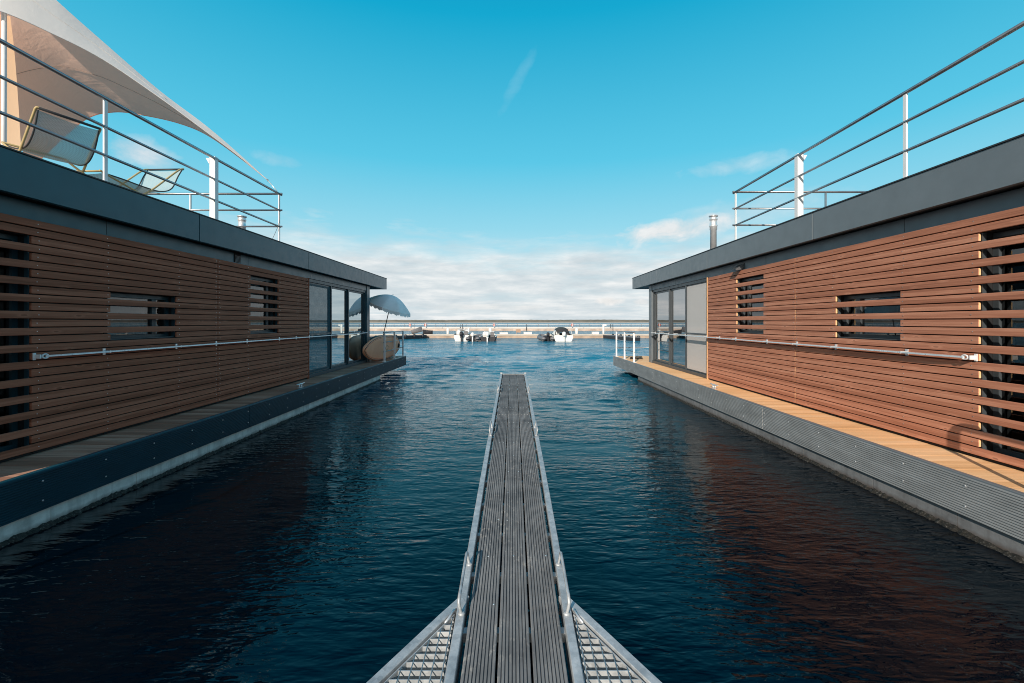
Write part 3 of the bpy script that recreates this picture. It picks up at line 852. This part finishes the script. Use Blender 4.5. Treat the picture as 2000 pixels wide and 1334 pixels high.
def parasol():
    base = Vector((-4.98, 16.75, Z_DECK)); top = at(767, 577, 16.6)
    root = empty('parasol', base, 'pale blue fringed parasol tilted over the left houseboat\'s front deck', 'parasol')
    ax = (top-base).normalized()
    ax = (ax+Vector((.10,-.02,0))).normalized()
    m = MB(); m.tube([base, base.lerp(top, .6), top-ax*.05], .016, 10); m.build('pole', 'boat_dark', root)
    m = MB(); m.lathe([(.24,0),(.24,.04),(.06,.07),(.03,.3)], base+Vector((0,0,.002)), 20); m.build('foot', 'dark_grey', root)
    u = ax.cross(Vector((0,1,0))).normalized(); v = ax.cross(u).normalized()
    Rr = .83; n = 8; rows = []
    def P(r, a, sc_=0):
        # canopy profile: rounded dome with panels dipping between ribs
        f = r/Rr; drop = .42*f**1.8
        k = (a*n/(2*math.pi)) % 1; dip = math.sin(math.pi*k)
        rr = r*(1-.075*dip*f); return top+u*rr*math.cos(a)+v*rr*math.sin(a)-ax*(drop-.0*dip+.02*dip*f*f+sc_)
    na = 64
    for j in range(13):
        r = .012+(Rr-.012)*j/12
        rows.append([P(r, 2*math.pi*i/na) for i in range(na)])
    m = MB(); m.grid(rows, True, True); can = m.build('canopy', 'umbrella_cloth', root)
    m = MB()
    for i in range(n):
        a = 2*math.pi*i/n; m.tube([P(r, a)-ax*.006 for r in np.linspace(.03, Rr, 10)], .006, 5)
    m.build('rib', 'boat_dark', can) if False else m.build('seam', 'umbrella_cloth', can)
    # valance with ragged fringe
    m = MB(); N = 160; r0, r1 = [], []
    for i in range(N+1):
        a = 2*math.pi*i/N; p = P(Rr, a); r0.append(p)
        L = .06+.035*abs(math.sin(a*n*1.5))+(.03 if i % 2 else 0)+random.uniform(0, .03)
        r1.append(p-Vector((0,0,1))*L+ax*.0)
    m.grid([r0, r1], False); m.build('fringe', 'umbrella_cloth', can)
    m = MB(); m.tube([top-ax*.01, top+ax*.05], .012, 8); m.build('finial', 'white_paint', can)
parasol()

# ------------------------------------------------------------------ marina background
def water():
    rng = np.random.default_rng(5)
    geo = list(120*1.11**np.arange(1, 43))
    ys = np.array([-4000, -800, -200, -60, -30, -12, -5, -1, 0.5, 1.4]+list(np.arange(1.9, 6, .028))+list(np.arange(6, 14, .05))+list(np.arange(14, 40, .12))+list(np.arange(40, 120, .4))+geo)
    u = np.concatenate([[-80,-12,-4,-2,-1.4,-1.15], np.linspace(-1, 1, 460), [1.15,1.4,2,4,12,80]]); n = len(u)
    wd = np.maximum(9.5, 1.28*np.abs(ys)+3)
    X = u[None, :]*wd[:, None]; Y = np.repeat(ys[:, None], n, 1)
    sp = np.maximum(np.gradient(ys), 2*wd/460)[:, None]*np.where(np.abs(u) > 1.001, 60, 1)[None, :]
    op = np.clip((Y-4)/15, 0, 1); op = op*op*(3-2*op)
    slope = .040+.185*op
    patch = np.clip(.8+.45*np.sin(X*.55+Y*.31+.7)*np.sin(Y*.43-X*.27+2)+.3*np.sin(X*.9-Y*.6), .12, 2)
    Zw = np.zeros_like(X); K = 60
    lam = np.exp(rng.uniform(np.log(.09), np.log(1.0), K)); ang = rng.normal(0, .48, K)+np.where(rng.random(K) < .25, .5, 0); ph = rng.uniform(0, 6.283, K)
    for l_, a_, p_ in zip(lam, ang, ph):
        k_ = 2*math.pi/l_; fade = np.clip((l_/sp-2.2)/2.5, 0, 1)
        warp = .12*np.sin(X*1.3+p_)+.12*np.sin(Y*.9+2*p_)
        Zw += fade*(1-(1-op)*.55*min(1, l_/.6))*(l_/(2*math.pi))*np.sin(k_*(X*math.sin(a_)+Y*math.cos(a_)+warp*min(1, l_*2))+p_)
    Zw *= slope*patch*math.sqrt(2.0/K)
    co_ = np.stack([X, Y, Zw], -1).reshape(-1, 3).astype(np.float32)
    idx = np.arange(len(ys)*n).reshape(len(ys), n)
    q = np.stack([idx[:-1, :-1], idx[:-1, 1:], idx[1:, 1:], idx[1:, :-1]], -1).reshape(-1, 4)
    me = bpy.data.meshes.new('water'); me.vertices.add(len(co_)); me.vertices.foreach_set('co', co_.ravel())
    me.loops.add(q.size); me.loops.foreach_set('vertex_index', q.ravel().astype(np.int32))
    me.polygons.add(len(q)); me.polygons.foreach_set('loop_start', np.arange(0, q.size, 4, dtype=np.int32)); me.polygons.foreach_set('loop_total', np.full(len(q), 4, np.int32))
    me.polygons.foreach_set('use_smooth', np.ones(len(q), bool)); me.update(); me.validate()
    me.materials.append(M['lake_water'])
    o = bpy.data.objects.new('water', me); COL.objects.link(o)
    tag(o, 'dark blue rippled lake water', None, None, 'structure')
water()
def hills():
    m = MB(); rows = [[] for _ in range(5)]
    xs = np.linspace(-2600, 2600, 1400)
    for x in xs:
        a = mnoise.noise(Vector((x*.0022, 1.7, 0))); b = mnoise.noise(Vector((x*.012, 4, 0))); c = mnoise.noise(Vector((x*.09, 9, 0)))
        h = 8.6+2.0*a+1.0*b+1.0*c+1.8*math.exp(-((x-340)/130)**2)+.9*math.exp(-((x+420)/100)**2)
        h = max(3.5, h)
        yb = 1500+40*mnoise.noise(Vector((x*.004, 0, 3)))
        rows[0].append((x, yb, -.2)); rows[1].append((x, yb+3, .9)); rows[2].append((x, yb+14, h*.45)); rows[3].append((x, yb+35, h)); rows[4].append((x, yb+160, h*.8))
    m.grid(rows, False); tag(m.build('hills', 'far_shore'), 'low wooded far shore along the horizon', None, None, 'structure')
hills()
def ylabel(): pass
# near floating dock
dock = empty('floating_dock', (0, 53.5, 0), 'nearer low floating dock with beige top and rusty side across the water', 'dock')
m = MB()
for k in range(9): m.box((-36+k*8+.03, 52.6, .29), (-36+k*8+7.97, 54.9, .43), .01)
m.build('dock_deck', 'dock_top', dock)
m = MB(); m.box((-36, 52.7, -.1), (36, 54.8, .288)); m.build('dock_float', 'dock_side', dock)
# far pier with railing
pier = empty('pier', (0, 98, 0), 'far pier with white railing and brown base below the wooded shore', 'pier')
m = MB(); m.box((-75, 97, -.2), (75, 101, .47)); m.build('pier_base', 'pier_base', pier)
m = MB()
for k in range(25): m.box((-75+k*6+.02, 96.95, .472), (-75+k*6+5.98, 101.05, .80), .01)
m.build('pier_wall', 'pier_wall', pier)
m = MB(); m.tube([(-75,97.2,1.31),(75,97.2,1.31)], .035, 6); m.tube([(-75,97.2,1.0),(75,97.2,1.0)], .015, 6); m.tube([(-75,100.8,1.31),(75,100.8,1.31)], .03, 6)
rl = m.build('pier_railing', 'pile_white', pier)
m = MB()
for x in np.arange(-44, 44, .42): m.box((x-.012, 97.19, .80), (x+.012, 97.21, 1.30))
tag(m.build('picket', 'boat_grey', rl), kind='stuff')
pm = MB(); pm.box((-.04,-.04,.80), (.04,.04,1.36)); p0 = pm.build('post', 'boat_grey', None)
p0.parent = rl; first = True
for x in np.arange(-43, 44, 2.2):
    o = p0 if first else p0.copy()
    if not first: COL.objects.link(o); o.parent = rl
    o.location = (x, 97.2-98, 0); first = False
# dark gate posts
def pxX(px, d): return (px-1002)*d/FPX
for px, w, lab in ((903.5, .10, 'dark double gate post on the far pier above the white outboard boats'), (1028, .09, 'dark post on the far pier in the middle of the view'), (1197, .10, 'dark double gate post on the far pier left of the right houseboat')):
    x = pxX(px, 96.8); g = MB(); g.box((x-w/2, 96.75, .1), (x+w/2, 96.85, 1.45))
    if 'double' in lab: g.box((x-w/2-.5, 96.75, .6), (x-w/2-.42, 96.85, 1.45)); g.box((x-w/2-.42, 96.77, 1.2), (x-w/2, 96.83, 1.26))
    tag(g.build('gate_post', 'boat_dark'), lab, 'post', 'dark posts on the far pier')
def lifebuoy(px, lab, faint=False):
    x = pxX(px, 96.7); root = empty('lifebuoy_stand', (x, 96.6, .8), lab, 'lifebuoy', 'lifebuoy stands on the far pier')
    g = MB(); g.box((x-.09, 96.55, .80), (x+.09, 96.65, 1.62), .01); g.build('stand', 'pile_white', root)
    g = MB(); g.tube([(x+.2*math.cos(a), 96.5, 1.24+.24*math.sin(a)) for a in np.linspace(0, 2*math.pi, 17)], .06, 8, False); g.build('ring', 'buoy_red', root)
lifebuoy(831, 'lifebuoy stand with red ring on the far pier, leftmost of the four')
lifebuoy(965, 'lifebuoy stand with red ring on the far pier above the dark boat')
lifebuoy(1117.5, 'lifebuoy stand with red ring on the far pier right of the cabin boat')
lifebuoy(801, 'lifebuoy stand with red ring on the far pier just right of the parasol edge')
bpy.data.objects[[o.name for o in bpy.data.objects if o.name.startswith('lifebuoy_stand')][0]]['label'] = 'lifebuoy stand with red ring on the far pier above the black rowing boat'
# white piles standing on the dock
for px, w, lab in ((873, .32, 'white dock pile standing left of the white motorboat'), (914, .24, 'white dock pile behind the grey inflatable boat'), (957, .40, 'white dock pile behind the dark outboard boat'), (1128, .34, 'white dock pile right beside the cabin boat'), (1181, .26, 'thin white dock pile with a box on top near the right houseboat')):
    y = 54.4; x = pxX(px, y); g = MB()
    ztop = 1.62 if px == 1181 else 1.14
    g.lathe([(w/2, -.3), (w/2, ztop-.12), (w/2*.75, ztop-.04), (w*.12, ztop)], (x, y+.75, 0), 14)
    if px == 1181: g.box((x+.05, y+.7, 1.38), (x+.36, y+.85, 1.60), .01)
    tag(g.build('mooring_pile', 'pile_white'), lab, 'pile', 'white piles along the dock')
# things on the dock
for px0, px1, h, lab in ((1023,1039,.22,'white dock box left of the cabin boat cluster'), (1157,1170,.24,'white dock box between the cabin boat and the right houseboat'), (976,992,.17,'low white dock box right of the dark outboard boat')):
    g = MB(); y = 53.3; x0, x1 = pxX(px0, y), pxX(px1, y); g.box((x0, y, .432), (x1, y+.6, .432+h), .03); 
    root = tag(g.build('dock_box', 'boat_white'), lab, 'box', 'white boxes on the dock')
    g = MB(); g.box((x0-.02, y-.02, .432+h), (x1+.02, y+.62, .432+h+.05), .01); g.build('lid', 'boat_white', root)
g = MB(); x = pxX(1012.5, 54); g.box((x-.26, 54.2, .62), (x+.26, 54.24, 1.02)); g.box((x-.22, 54.22, .43), (x-.17, 54.26, .62)); g.box((x+.17, 54.22, .43), (x+.22, 54.26, .62))
tag(g.build('notice_board', 'sign_brown'), 'small brown notice board standing on the dock near the view centre', 'board')
# dark finger jetties
def finger(p0, p1, w, lab):
    p0, p1 = Vector(p0), Vector(p1); d = (p1-p0).normalized(); n = Vector((-d.y, d.x, 0))
    root = empty('finger_jetty', p0, lab, 'jetty', 'dark finger jetties on the dock')
    def slab(z0, z1, ww, nm, mt):
        g = MB(); c = [p0+n*ww, p1+n*ww, p1-n*ww, p0-n*ww]
        lo = [g.bm.verts.new((q.x, q.y, z0)) for q in c]; hi = [g.bm.verts.new((q.x, q.y, z1)) for q in c]
        g.bm.faces.new(lo); g.bm.faces.new(hi)
        for k in range(4): g.bm.faces.new((lo[k], lo[(k+1)%4], hi[(k+1)%4], hi[k]))
        g.build(nm, mt, root)
    slab(-.1, .33, w, 'float', 'boat_dark'); slab(.332, .40, w+.03, 'deck', 'dock_side' if 0 else 'boat_grey')
    nn = 7
    for k in range(nn):
        q = p0.lerp(p1, (k+.5)/nn); g = MB(); g.lathe([(.11,.1),(.14,.2),(.14,.45),(.10,.52)], (q.x-n.x*w*1.15, q.y-n.y*w*1.15, 0), 10); g.build('fender', 'boat_dark', root)
finger((-15.2,44.2,0), (-10.2,52.4,0), .35, 'dark finger jetty with black fenders left, beside the parasol')
finger((12.1,44.8,0), (10.8,52.4,0), .45, 'dark finger jetty right, seen behind the right deck railing')

def hull_mesh(m, cx, ys, L, beam, free, bowrise=.35, ang=0, flat=False):
    ca, sa = math.cos(ang), math.sin(ang)
    T = lambda x, y, z: (cx+x*ca-y*sa, ys+x*sa+y*ca, z)
    rows = []
    for k in range(13):
        t_ = k/12; b = beam/2*(1-(max(0, t_-.45)/.55)**2.2*(.96 if not flat else .55)); f = free*(1+bowrise*t_**2)
        y = L*t_
        rows.append([T(-b, y, f), T(-b*.98, y, f*.55), T(-b*.86, y, .03), T(-b*.5, y, -.12), T(0, y, -.2), T(b*.5, y, -.12), T(b*.86, y, .03), T(b*.98, y, f*.55), T(b, y, f)])
    vs = m.grid(rows)
    m.bm.faces.new(vs[0]); m.bm.faces.new(list(reversed(vs[-1])))
    return T
def motorboat(cx, ys, L, beam, free, hullm, label, ang=0, screen=True, canopy=False, outboard='boat_dark', name='motorboat', bow_rail=True, seats=True):
    root = empty(name, (cx, ys, 0), label, 'boat')
    m = MB(); T = hull_mesh(m, cx, ys, L, beam, free, ang=ang); m.build('hull', hullm, root)
    # inner deck, foredeck
    m = MB(); rows = []
    for k in range(8):
        t_ = .42+.57*k/7; b = beam/2*(1-(max(0, t_-.45)/.55)**2.2*.96)*.97; f = free*(1+.35*t_**2)
        rows.append([T(-b, L*t_, f-.005), T(-b*.5, L*t_, f+.07), T(0, L*t_, f+.10), T(b*.5, L*t_, f+.07), T(b, L*t_, f-.005)])
    m.grid(rows); m.build('foredeck', 'boat_white', root)
    m = MB(); rows = [[T(-beam*.45, 0.02, free*.5), T(beam*.45, .02, free*.5)], [T(-beam*.45, L*.45, free*.55), T(beam*.45, L*.45, free*.55)]]; m.grid(rows); m.build('cockpit_floor', 'boat_grey', root)
    # gunwale
    m = MB(); pts = []
    for k in range(13):
        t_ = k/12; b = beam/2*(1-(max(0, t_-.45)/.55)**2.2*.96); pts.append(T(-b, L*t_, free*(1+.35*t_**2)))
    p2 = []
    for k in range(13):
        t_ = 1-k/12; b = beam/2*(1-(max(0, t_-.45)/.55)**2.2*.96); p2.append(T(b, L*t_, free*(1+.35*t_**2)))
    m.tube(pts+p2, .035, 6); m.build('rub_rail', 'boat_dark' if hullm == 'boat_white' else 'boat_white', root)
    if seats:
        for sx in (-.25, .25):
            m = MB(); a = T(beam*sx-.2, L*.24, free*.55); m.box((a[0], a[1], a[2]), (a[0]+.4, a[1]+.4, a[2]+.34), .03); m.box((a[0], a[1]-.06, a[2]+.3), (a[0]+.4, a[1]+.06, a[2]+.62), .03); m.build('seat', 'boat_grey' if sx > 0 else 'boat_white', root)
    if screen:
        m = MB(); r0, r1 = [], []
        for k in range(11):
            a = math.pi*(k/10); x = -math.cos(a)*beam*.38; y = L*.42+math.sin(a)*.45
            r0.append(T(x, y, free*1.1)); r1.append(T(x*.9, y-.18, free*1.1+.42))
        m.grid([r0, r1]); ws = m.build('windscreen', 'glass', root)
        m = MB(); m.tube(r1, .018, 6); m.tube(r0, .015, 6); m.build('screen_frame', 'steel_bright', ws)
    if canopy:
        m = MB(); rows = []
        for (y, z0, w) in ((L*.20, 1.22, .30), (L*.28, 1.36, .33), (L*.46, 1.36, .33), (L*.56, 1.05, .38)):
            row = []
            for k in range(9):
                a = k/8; x = (a-.5)*2*beam*w; row.append(T(x, y, z0-.22*abs(a*2-1)**2.5))
            rows.append(row)
        m.grid(rows); cn = m.build('canopy', 'canopy_dark', root)
        m = MB()
        for sx in (-1, 1):
            m.grid([[T(sx*beam*.33, L*.22, 1.06), T(sx*beam*.34, L*.55, 1.0)], [T(sx*beam*.44, L*.18, free), T(sx*beam*.44, L*.62, free)]])
        m.build('side_sheet', 'boat_white', cn)
        m = MB(); m.grid([[T(-beam*.30, L*.2, 1.17), T(0, L*.195, 1.24), T(beam*.30, L*.2, 1.17)], [T(-beam*.34, L*.17, free+.25), T(0, L*.165, free+.25), T(beam*.34, L*.17, free+.25)]]); m.build('rear_sheet', 'boat_dark', cn)
        m = MB()
        for sx in (-1, 1): m.tube([T(sx*beam*.47, .1, free), T(sx*beam*.46, L*.16, 1.0), T(sx*beam*.34, L*.25, 1.24)], .022, 6)
        m.build('canopy_bow', 'boat_white', cn)
    # outboard engine
    if outboard:
        for ox in ((0,),)[0]:
            a = Vector(T(ox, -.25, 0))
            m = MB(); m.box((a.x-.07, a.y-.05, -.2), (a.x+.07, a.y+.16, .52), .02); m.box((a.x-.14, a.y+.05, .36), (a.x+.14, a.y+.3, .48), .02)
            eng = m.build('outboard_engine', outboard, root)
            m = MB(); m.lathe([(.11,.50),(.17,.56),(.185,.74),(.16,.88),(.08,.94)], (a.x, a.y-.02, 0), 14); m.build('cowling', outboard, eng)
    if bow_rail:
        m = MB(); m.tube([T(-beam*.3, L*.7, free*1.3), T(-beam*.28, L*.74, free*1.3+.3), T(0, L*.95, free*1.35+.34), T(beam*.28, L*.74, free*1.3+.3), T(beam*.3, L*.7, free*1.3)], .015, 6); m.build('bow_rail', 'steel_bright', root)
    return root
motorboat(-4.98, 44.0, 4.6, 1.45, .62, 'boat_white', 'white motorboat with windscreen, leftmost of the boats moored at the dock', .05)
# inflatable
def inflatable(cx, ys, L, beam, label, ang=0, motor='boat_white'):
    root = empty('inflatable_boat', (cx, ys, 0), label, 'boat'); ca, sa = math.cos(ang), math.sin(ang)
    T = lambda x, y, z: (cx+x*ca-y*sa, ys+x*sa+y*ca, z)
    m = MB(); b = beam/2-.2
    pts = [T(-b, -.25, .24), T(-b, 0, .25), T(-b, L*.6, .27), T(-b*.75, L*.83, .34), T(-b*.25, L*.97, .42), T(b*.25, L*.97, .42), T(b*.75, L*.83, .34), T(b, L*.6, .27), T(b, 0, .25), T(b, -.25, .24)]
    c = cat_rom(pts, 40); m.tube(c, [.06]+[.2]*38+[.06], 12); m.build('tube', 'boat_grey', root)
    m = MB(); m.grid([[T(-b, 0, .1), T(b, 0, .1)], [T(-b, L*.8, .14), T(b, L*.8, .14)]]); m.grid([[T(-b, .03, .0), T(b, .03, .0)], [T(-b, .03, .5), T(b, .03, .5)]]); m.build('floor_and_transom', 'boat_dark', root)
    m = MB(); a = T(0, L*.35, .3); m.box((a[0]-b, a[1]-.12, .33), (a[0]+b, a[1]+.12, .38), .01); m.build('bench', 'boat_white', root)
    if motor:
        a = Vector(T(0, -.2, 0)); m = MB(); m.box((a.x-.06, a.y-.05, -.2), (a.x+.06, a.y+.1, .5), .02); e = m.build('outboard_engine', motor, root)
        m = MB(); m.lathe([(.09,.48),(.15,.54),(.16,.7),(.13,.82),(.06,.87)], (a.x, a.y, 0), 12); m.build('cowling', motor, e)
    return root
inflatable(-3.85, 43.8, 3.4, 1.35, 'grey inflatable boat moored between the white motorboat and the dark boat', -.12)
motorboat(-2.45, 43.9, 4.4, 1.5, .45, 'boat_dark', 'dark hulled open boat with white outboard engine moored at the dock', -.04, True, False, 'boat_white', bow_rail=False)
inflatable(3.35, 44.0, 3.6, 1.25, 'low grey inflatable boat moored left of the cabin boat', .12, 'boat_dark')
motorboat(4.85, 43.6, 5.2, 1.8, .60, 'boat_white', 'white cabin boat with dark canopy and outboard engine at the dock', .02, True, True, 'boat_white')
# small boats behind / on the dock at left
root = empty('rowing_boat', (pxX(843, 55.6), 55.6, .1), 'small black rowing boat beside the dock, left of the white pile', 'boat')
m = MB(); cx = pxX(843, 55.8)
T = hull_mesh(m, 0, 0, 1.15, .7, .34, .4, 0); bmesh.ops.rotate(m.bm, cent=(0,0,0), matrix=Matrix.Rotation(math.pi/2, 3, 'Z'), verts=m.bm.verts[:]); bmesh.ops.translate(m.bm, vec=(cx+.5, 53.6, .52), verts=m.bm.verts[:]); m.build('hull', 'boat_dark', root)
m = MB(); m.box((cx-.25, 53.3, .78), (cx-.13, 53.9, .81)); m.build('bench', 'boat_white', root)
root = empty('dinghy', (pxX(816, 54.2), 54.2, .5), 'tilted dark dinghy hull resting on the dock right of the parasol', 'boat')
m = MB(); T = hull_mesh(m, 0, 0, 1.3, .6, .30, .4, 0); bmesh.ops.rotate(m.bm, cent=(0,0,0), matrix=Matrix.Rotation(-math.pi/2, 3, 'Z')@Matrix.Rotation(.28, 3, 'X'), verts=m.bm.verts[:]); bmesh.ops.translate(m.bm, vec=(pxX(804, 54), 54.1, .60), verts=m.bm.verts[:]); m.build('hull', 'boat_grey', root)
m = MB(); xx = pxX(812, 54); m.box((xx, 53.9, .70), (xx+.1, 54.3, .74)); m.build('bench', 'boat_white', root)

# ------------------------------------------------------------------ light
SUN_EL, SAX = 23.5, (.358, .934)
el = R(SUN_EL); hx, hy = -SAX[0], -SAX[1]; hl = math.hypot(hx, hy); hx /= hl; hy /= hl
sd = Vector((hx*math.cos(el), hy*math.cos(el), math.sin(el)))
L = bpy.data.lights.new('sun', 'SUN'); L.energy = 5.0; L.angle = R(.5); L.color = (1, .90, .78)
lo = bpy.data.objects.new('sun', L); COL.objects.link(lo); lo.rotation_euler = (-sd).to_track_quat('-Z', 'Y').to_euler(); lo.location = sd*60

w = bpy.data.worlds.new('World'); sc.world = w; w.use_nodes = True
nt = w.node_tree; nt.nodes.clear()
class WT(NT):
    def __init__(s, tree): s.t = tree
wt = WT(nt)
out = wt.n('ShaderNodeOutputWorld'); bg = wt.n('ShaderNodeBackground'); bg.inputs[1].default_value = .1
sky = wt.n('ShaderNodeTexSky', sky_type='NISHITA'); sky.sun_disc = False; sky.sun_elevation = el; sky.sun_rotation = math.atan2(hx, hy); sky.air_density = 1.0; sky.dust_density = .6; sky.ozone_density = 2.0
tc = wt.n('ShaderNodeTexCoord'); sp = wt.n('ShaderNodeSeparateXYZ'); wt.l(tc.outputs['Generated'], sp.inputs[0])
Z = sp.outputs[2]; zc = wt.math('MAXIMUM', Z, 0.0)
grad = wt.ramp(zc, [(0, (.64,.77,.84)), (.10, (.57,.80,.875)), (.20, (.30,.71,.865)), (.33, (.10,.60,.83)), (.56, (.0,.41,.665)), (.80, (.0,.16,.38))])
gs = wt.n('ShaderNodeVectorMath', operation='SCALE'); gs.inputs['Scale'].default_value = 10; wt.l(grad, gs.inputs[0])
base = wt.mix(.92, sky.outputs[0], gs.outputs[0])
# the sky whitens and brightens towards the sun, which stands behind the camera
sdn = wt.n('ShaderNodeVectorMath', operation='DOT_PRODUCT'); sdn.inputs[1].default_value = sd; wt.l(tc.outputs['Generated'], sdn.inputs[0])
glow = wt.ramp(sdn.outputs['Value'], [(.05, (0,0,0)), (.55, (.55,)*3), (.95, (.95,)*3)])
base = wt.mix(glow, base, (3.1,3.1,3.1))
# cloud layer projected on a plane overhead
den = wt.math('ADD', zc, .045)
cu = wt.n('ShaderNodeCombineXYZ'); wt.l(wt.math('DIVIDE', sp.outputs[0], den), cu.inputs[0]); wt.l(wt.math('DIVIDE', sp.outputs[1], den), cu.inputs[1])
n1 = wt.noise(cu.outputs[0], .55, 6, .58, .3)
cm = wt.n('ShaderNodeMapping'); cm.inputs['Scale'].default_value = (3.2, 3.2, 15); wt.l(tc.outputs['Generated'], cm.inputs[0])
n2 = wt.noise(cm.outputs[0], 1.7, 6, .6, .2)
bias = wt.ramp(zc, [(0, (.30,)*3), (.09, (.34,)*3), (.135, (.20,)*3), (.178, (.03,)*3), (.24, (0.0,)*3), (.30, (0,0,0)), (1, (0,0,0))])
neg = wt.ramp(zc, [(.17, (0,)*3), (.22, (.06,)*3), (.30, (.22,)*3)])
f = wt.math('SUBTRACT', wt.math('ADD', wt.math('ADD', wt.math('MULTIPLY', n1, .45), wt.math('MULTIPLY', n2, .55)), bias), neg)
mask = wt.ramp(f, [(.50, (0,0,0)), (.79, (.95,)*3)])
shade = wt.noise(cm.outputs[0], 3.1, 5, .6)
ccol = wt.ramp(wt.math('ADD', wt.math('MULTIPLY', shade, .6), wt.math('MULTIPLY', n1, .4)), [(.38, (.59,.67,.715)), (.50, (.72,.775,.80)), (.62, (.91,.92,.915))])
cs = wt.n('ShaderNodeVectorMath', operation='SCALE'); cs.inputs['Scale'].default_value = 10; wt.l(ccol, cs.inputs[0])
col = wt.mix(mask, base, cs.outputs[0])
# single clouds at chosen directions
def puff(col, px, py, rx, ry, tilt, dens, colr, nscale=10, edge=.35, detail=6):
    d = (at(px, py, 1.0)-Vector((0, 0, CAM_Z))).normalized()
    rt = Vector((d.y, -d.x, 0)).normalized(); up = rt.cross(d)
    rt2 = rt*math.cos(tilt)+up*math.sin(tilt); up2 = up*math.cos(tilt)-rt*math.sin(tilt)
    def dot(vv):
        n = wt.n('ShaderNodeVectorMath', operation='DOT_PRODUCT'); n.inputs[1].default_value = vv; wt.l(tc.outputs['Generated'], n.inputs[0]); return n.outputs['Value']
    a = wt.math('DIVIDE', dot(rt2), rx); b = wt.math('DIVIDE', dot(up2), ry); fr = wt.math('GREATER_THAN', dot(d), 0)
    r2 = wt.math('ADD', wt.math('MULTIPLY', a, a), wt.math('MULTIPLY', b, b))
    m_ = wt.n('ShaderNodeMapping'); m_.inputs['Scale'].default_value = (1, 1, 1.6); m_.inputs['Location'].default_value = (px*.01, py*.013, 0); wt.l(tc.outputs['Generated'], m_.inputs[0])
    nn = wt.noise(m_.outputs[0], nscale, detail, .6, .3)
    g = wt.math('ADD', wt.math('SUBTRACT', 1.0, r2), wt.math('MULTIPLY', wt.math('SUBTRACT', nn, .5), 3.2))
    mk = wt.math('MULTIPLY', wt.math('MULTIPLY', wt.math('DIVIDE', g, edge*4, clamp=True), dens), fr)
    cc = wt.ramp(nn, [(.3, tuple(c*.82 for c in colr)), (.65, colr)])
    s_ = wt.n('ShaderNodeVectorMath', operation='SCALE'); s_.inputs['Scale'].default_value = 10; wt.l(cc, s_.inputs[0])
    return wt.mix(mk, col, s_.outputs[0])
col = puff(col, 285, 298, .058, .026, -.15, .80, (.78,.80,.83), 14)
col = puff(col, 545, 312, .045, .014, -.1, .30, (.70,.80,.86), 18)
col = puff(col, 1010, 160, .012, .075, -.55, .18, (.45,.75,.88), 12)
col = puff(col, 1310, 450, .125, .027, .10, .95, (.88,.895,.90), 15, .25)
col = puff(col, 1440, 322, .10, .020, .05, .62, (.65,.82,.90), 12)
col = puff(col, 1460, 415, .17, .034, .1, .6, (.74,.83,.88), 9)
col = puff(col, 1190, 588, .032, .0095, 0, .9, (.92,.91,.89), 28, .2)
col = puff(col, 1255, 590, .022, .007, 0, .7, (.88,.88,.87), 28, .2)
col = puff(col, 960, 600, .17, .009, 0, .55, (.90,.89,.86), 16, .3)
gnd = wt.math('GREATER_THAN', Z, -.004); col = wt.mix(gnd, (.2,.5,.8), col)
wt.l(col, bg.inputs[0]); wt.l(bg.outputs[0], out.inputs[0])

# ------------------------------------------------------------------ camera
cd = bpy.data.cameras.new('camera'); co = bpy.data.objects.new('camera', cd); COL.objects.link(co)
co.location = (0, 0, CAM_Z); co.rotation_euler = (R(90), 0, 0)
cd.sensor_width = 36; cd.sensor_fit = 'HORIZONTAL'; cd.lens = FPX/2000*36
cd.shift_x = -.001; cd.shift_y = -.019
cd.clip_start = .05; cd.clip_end = 20000
sc.camera = co
sc.view_settings.view_transform = 'Standard'; sc.view_settings.look = 'None'; sc.view_settings.exposure = 0; sc.view_settings.gamma = 1
sc.cycles.filter_width = 1.0
sc.cycles.max_bounces = 8; sc.cycles.transparent_max_bounces = 12
try: sc.cycles.use_denoising = True
except Exception: pass
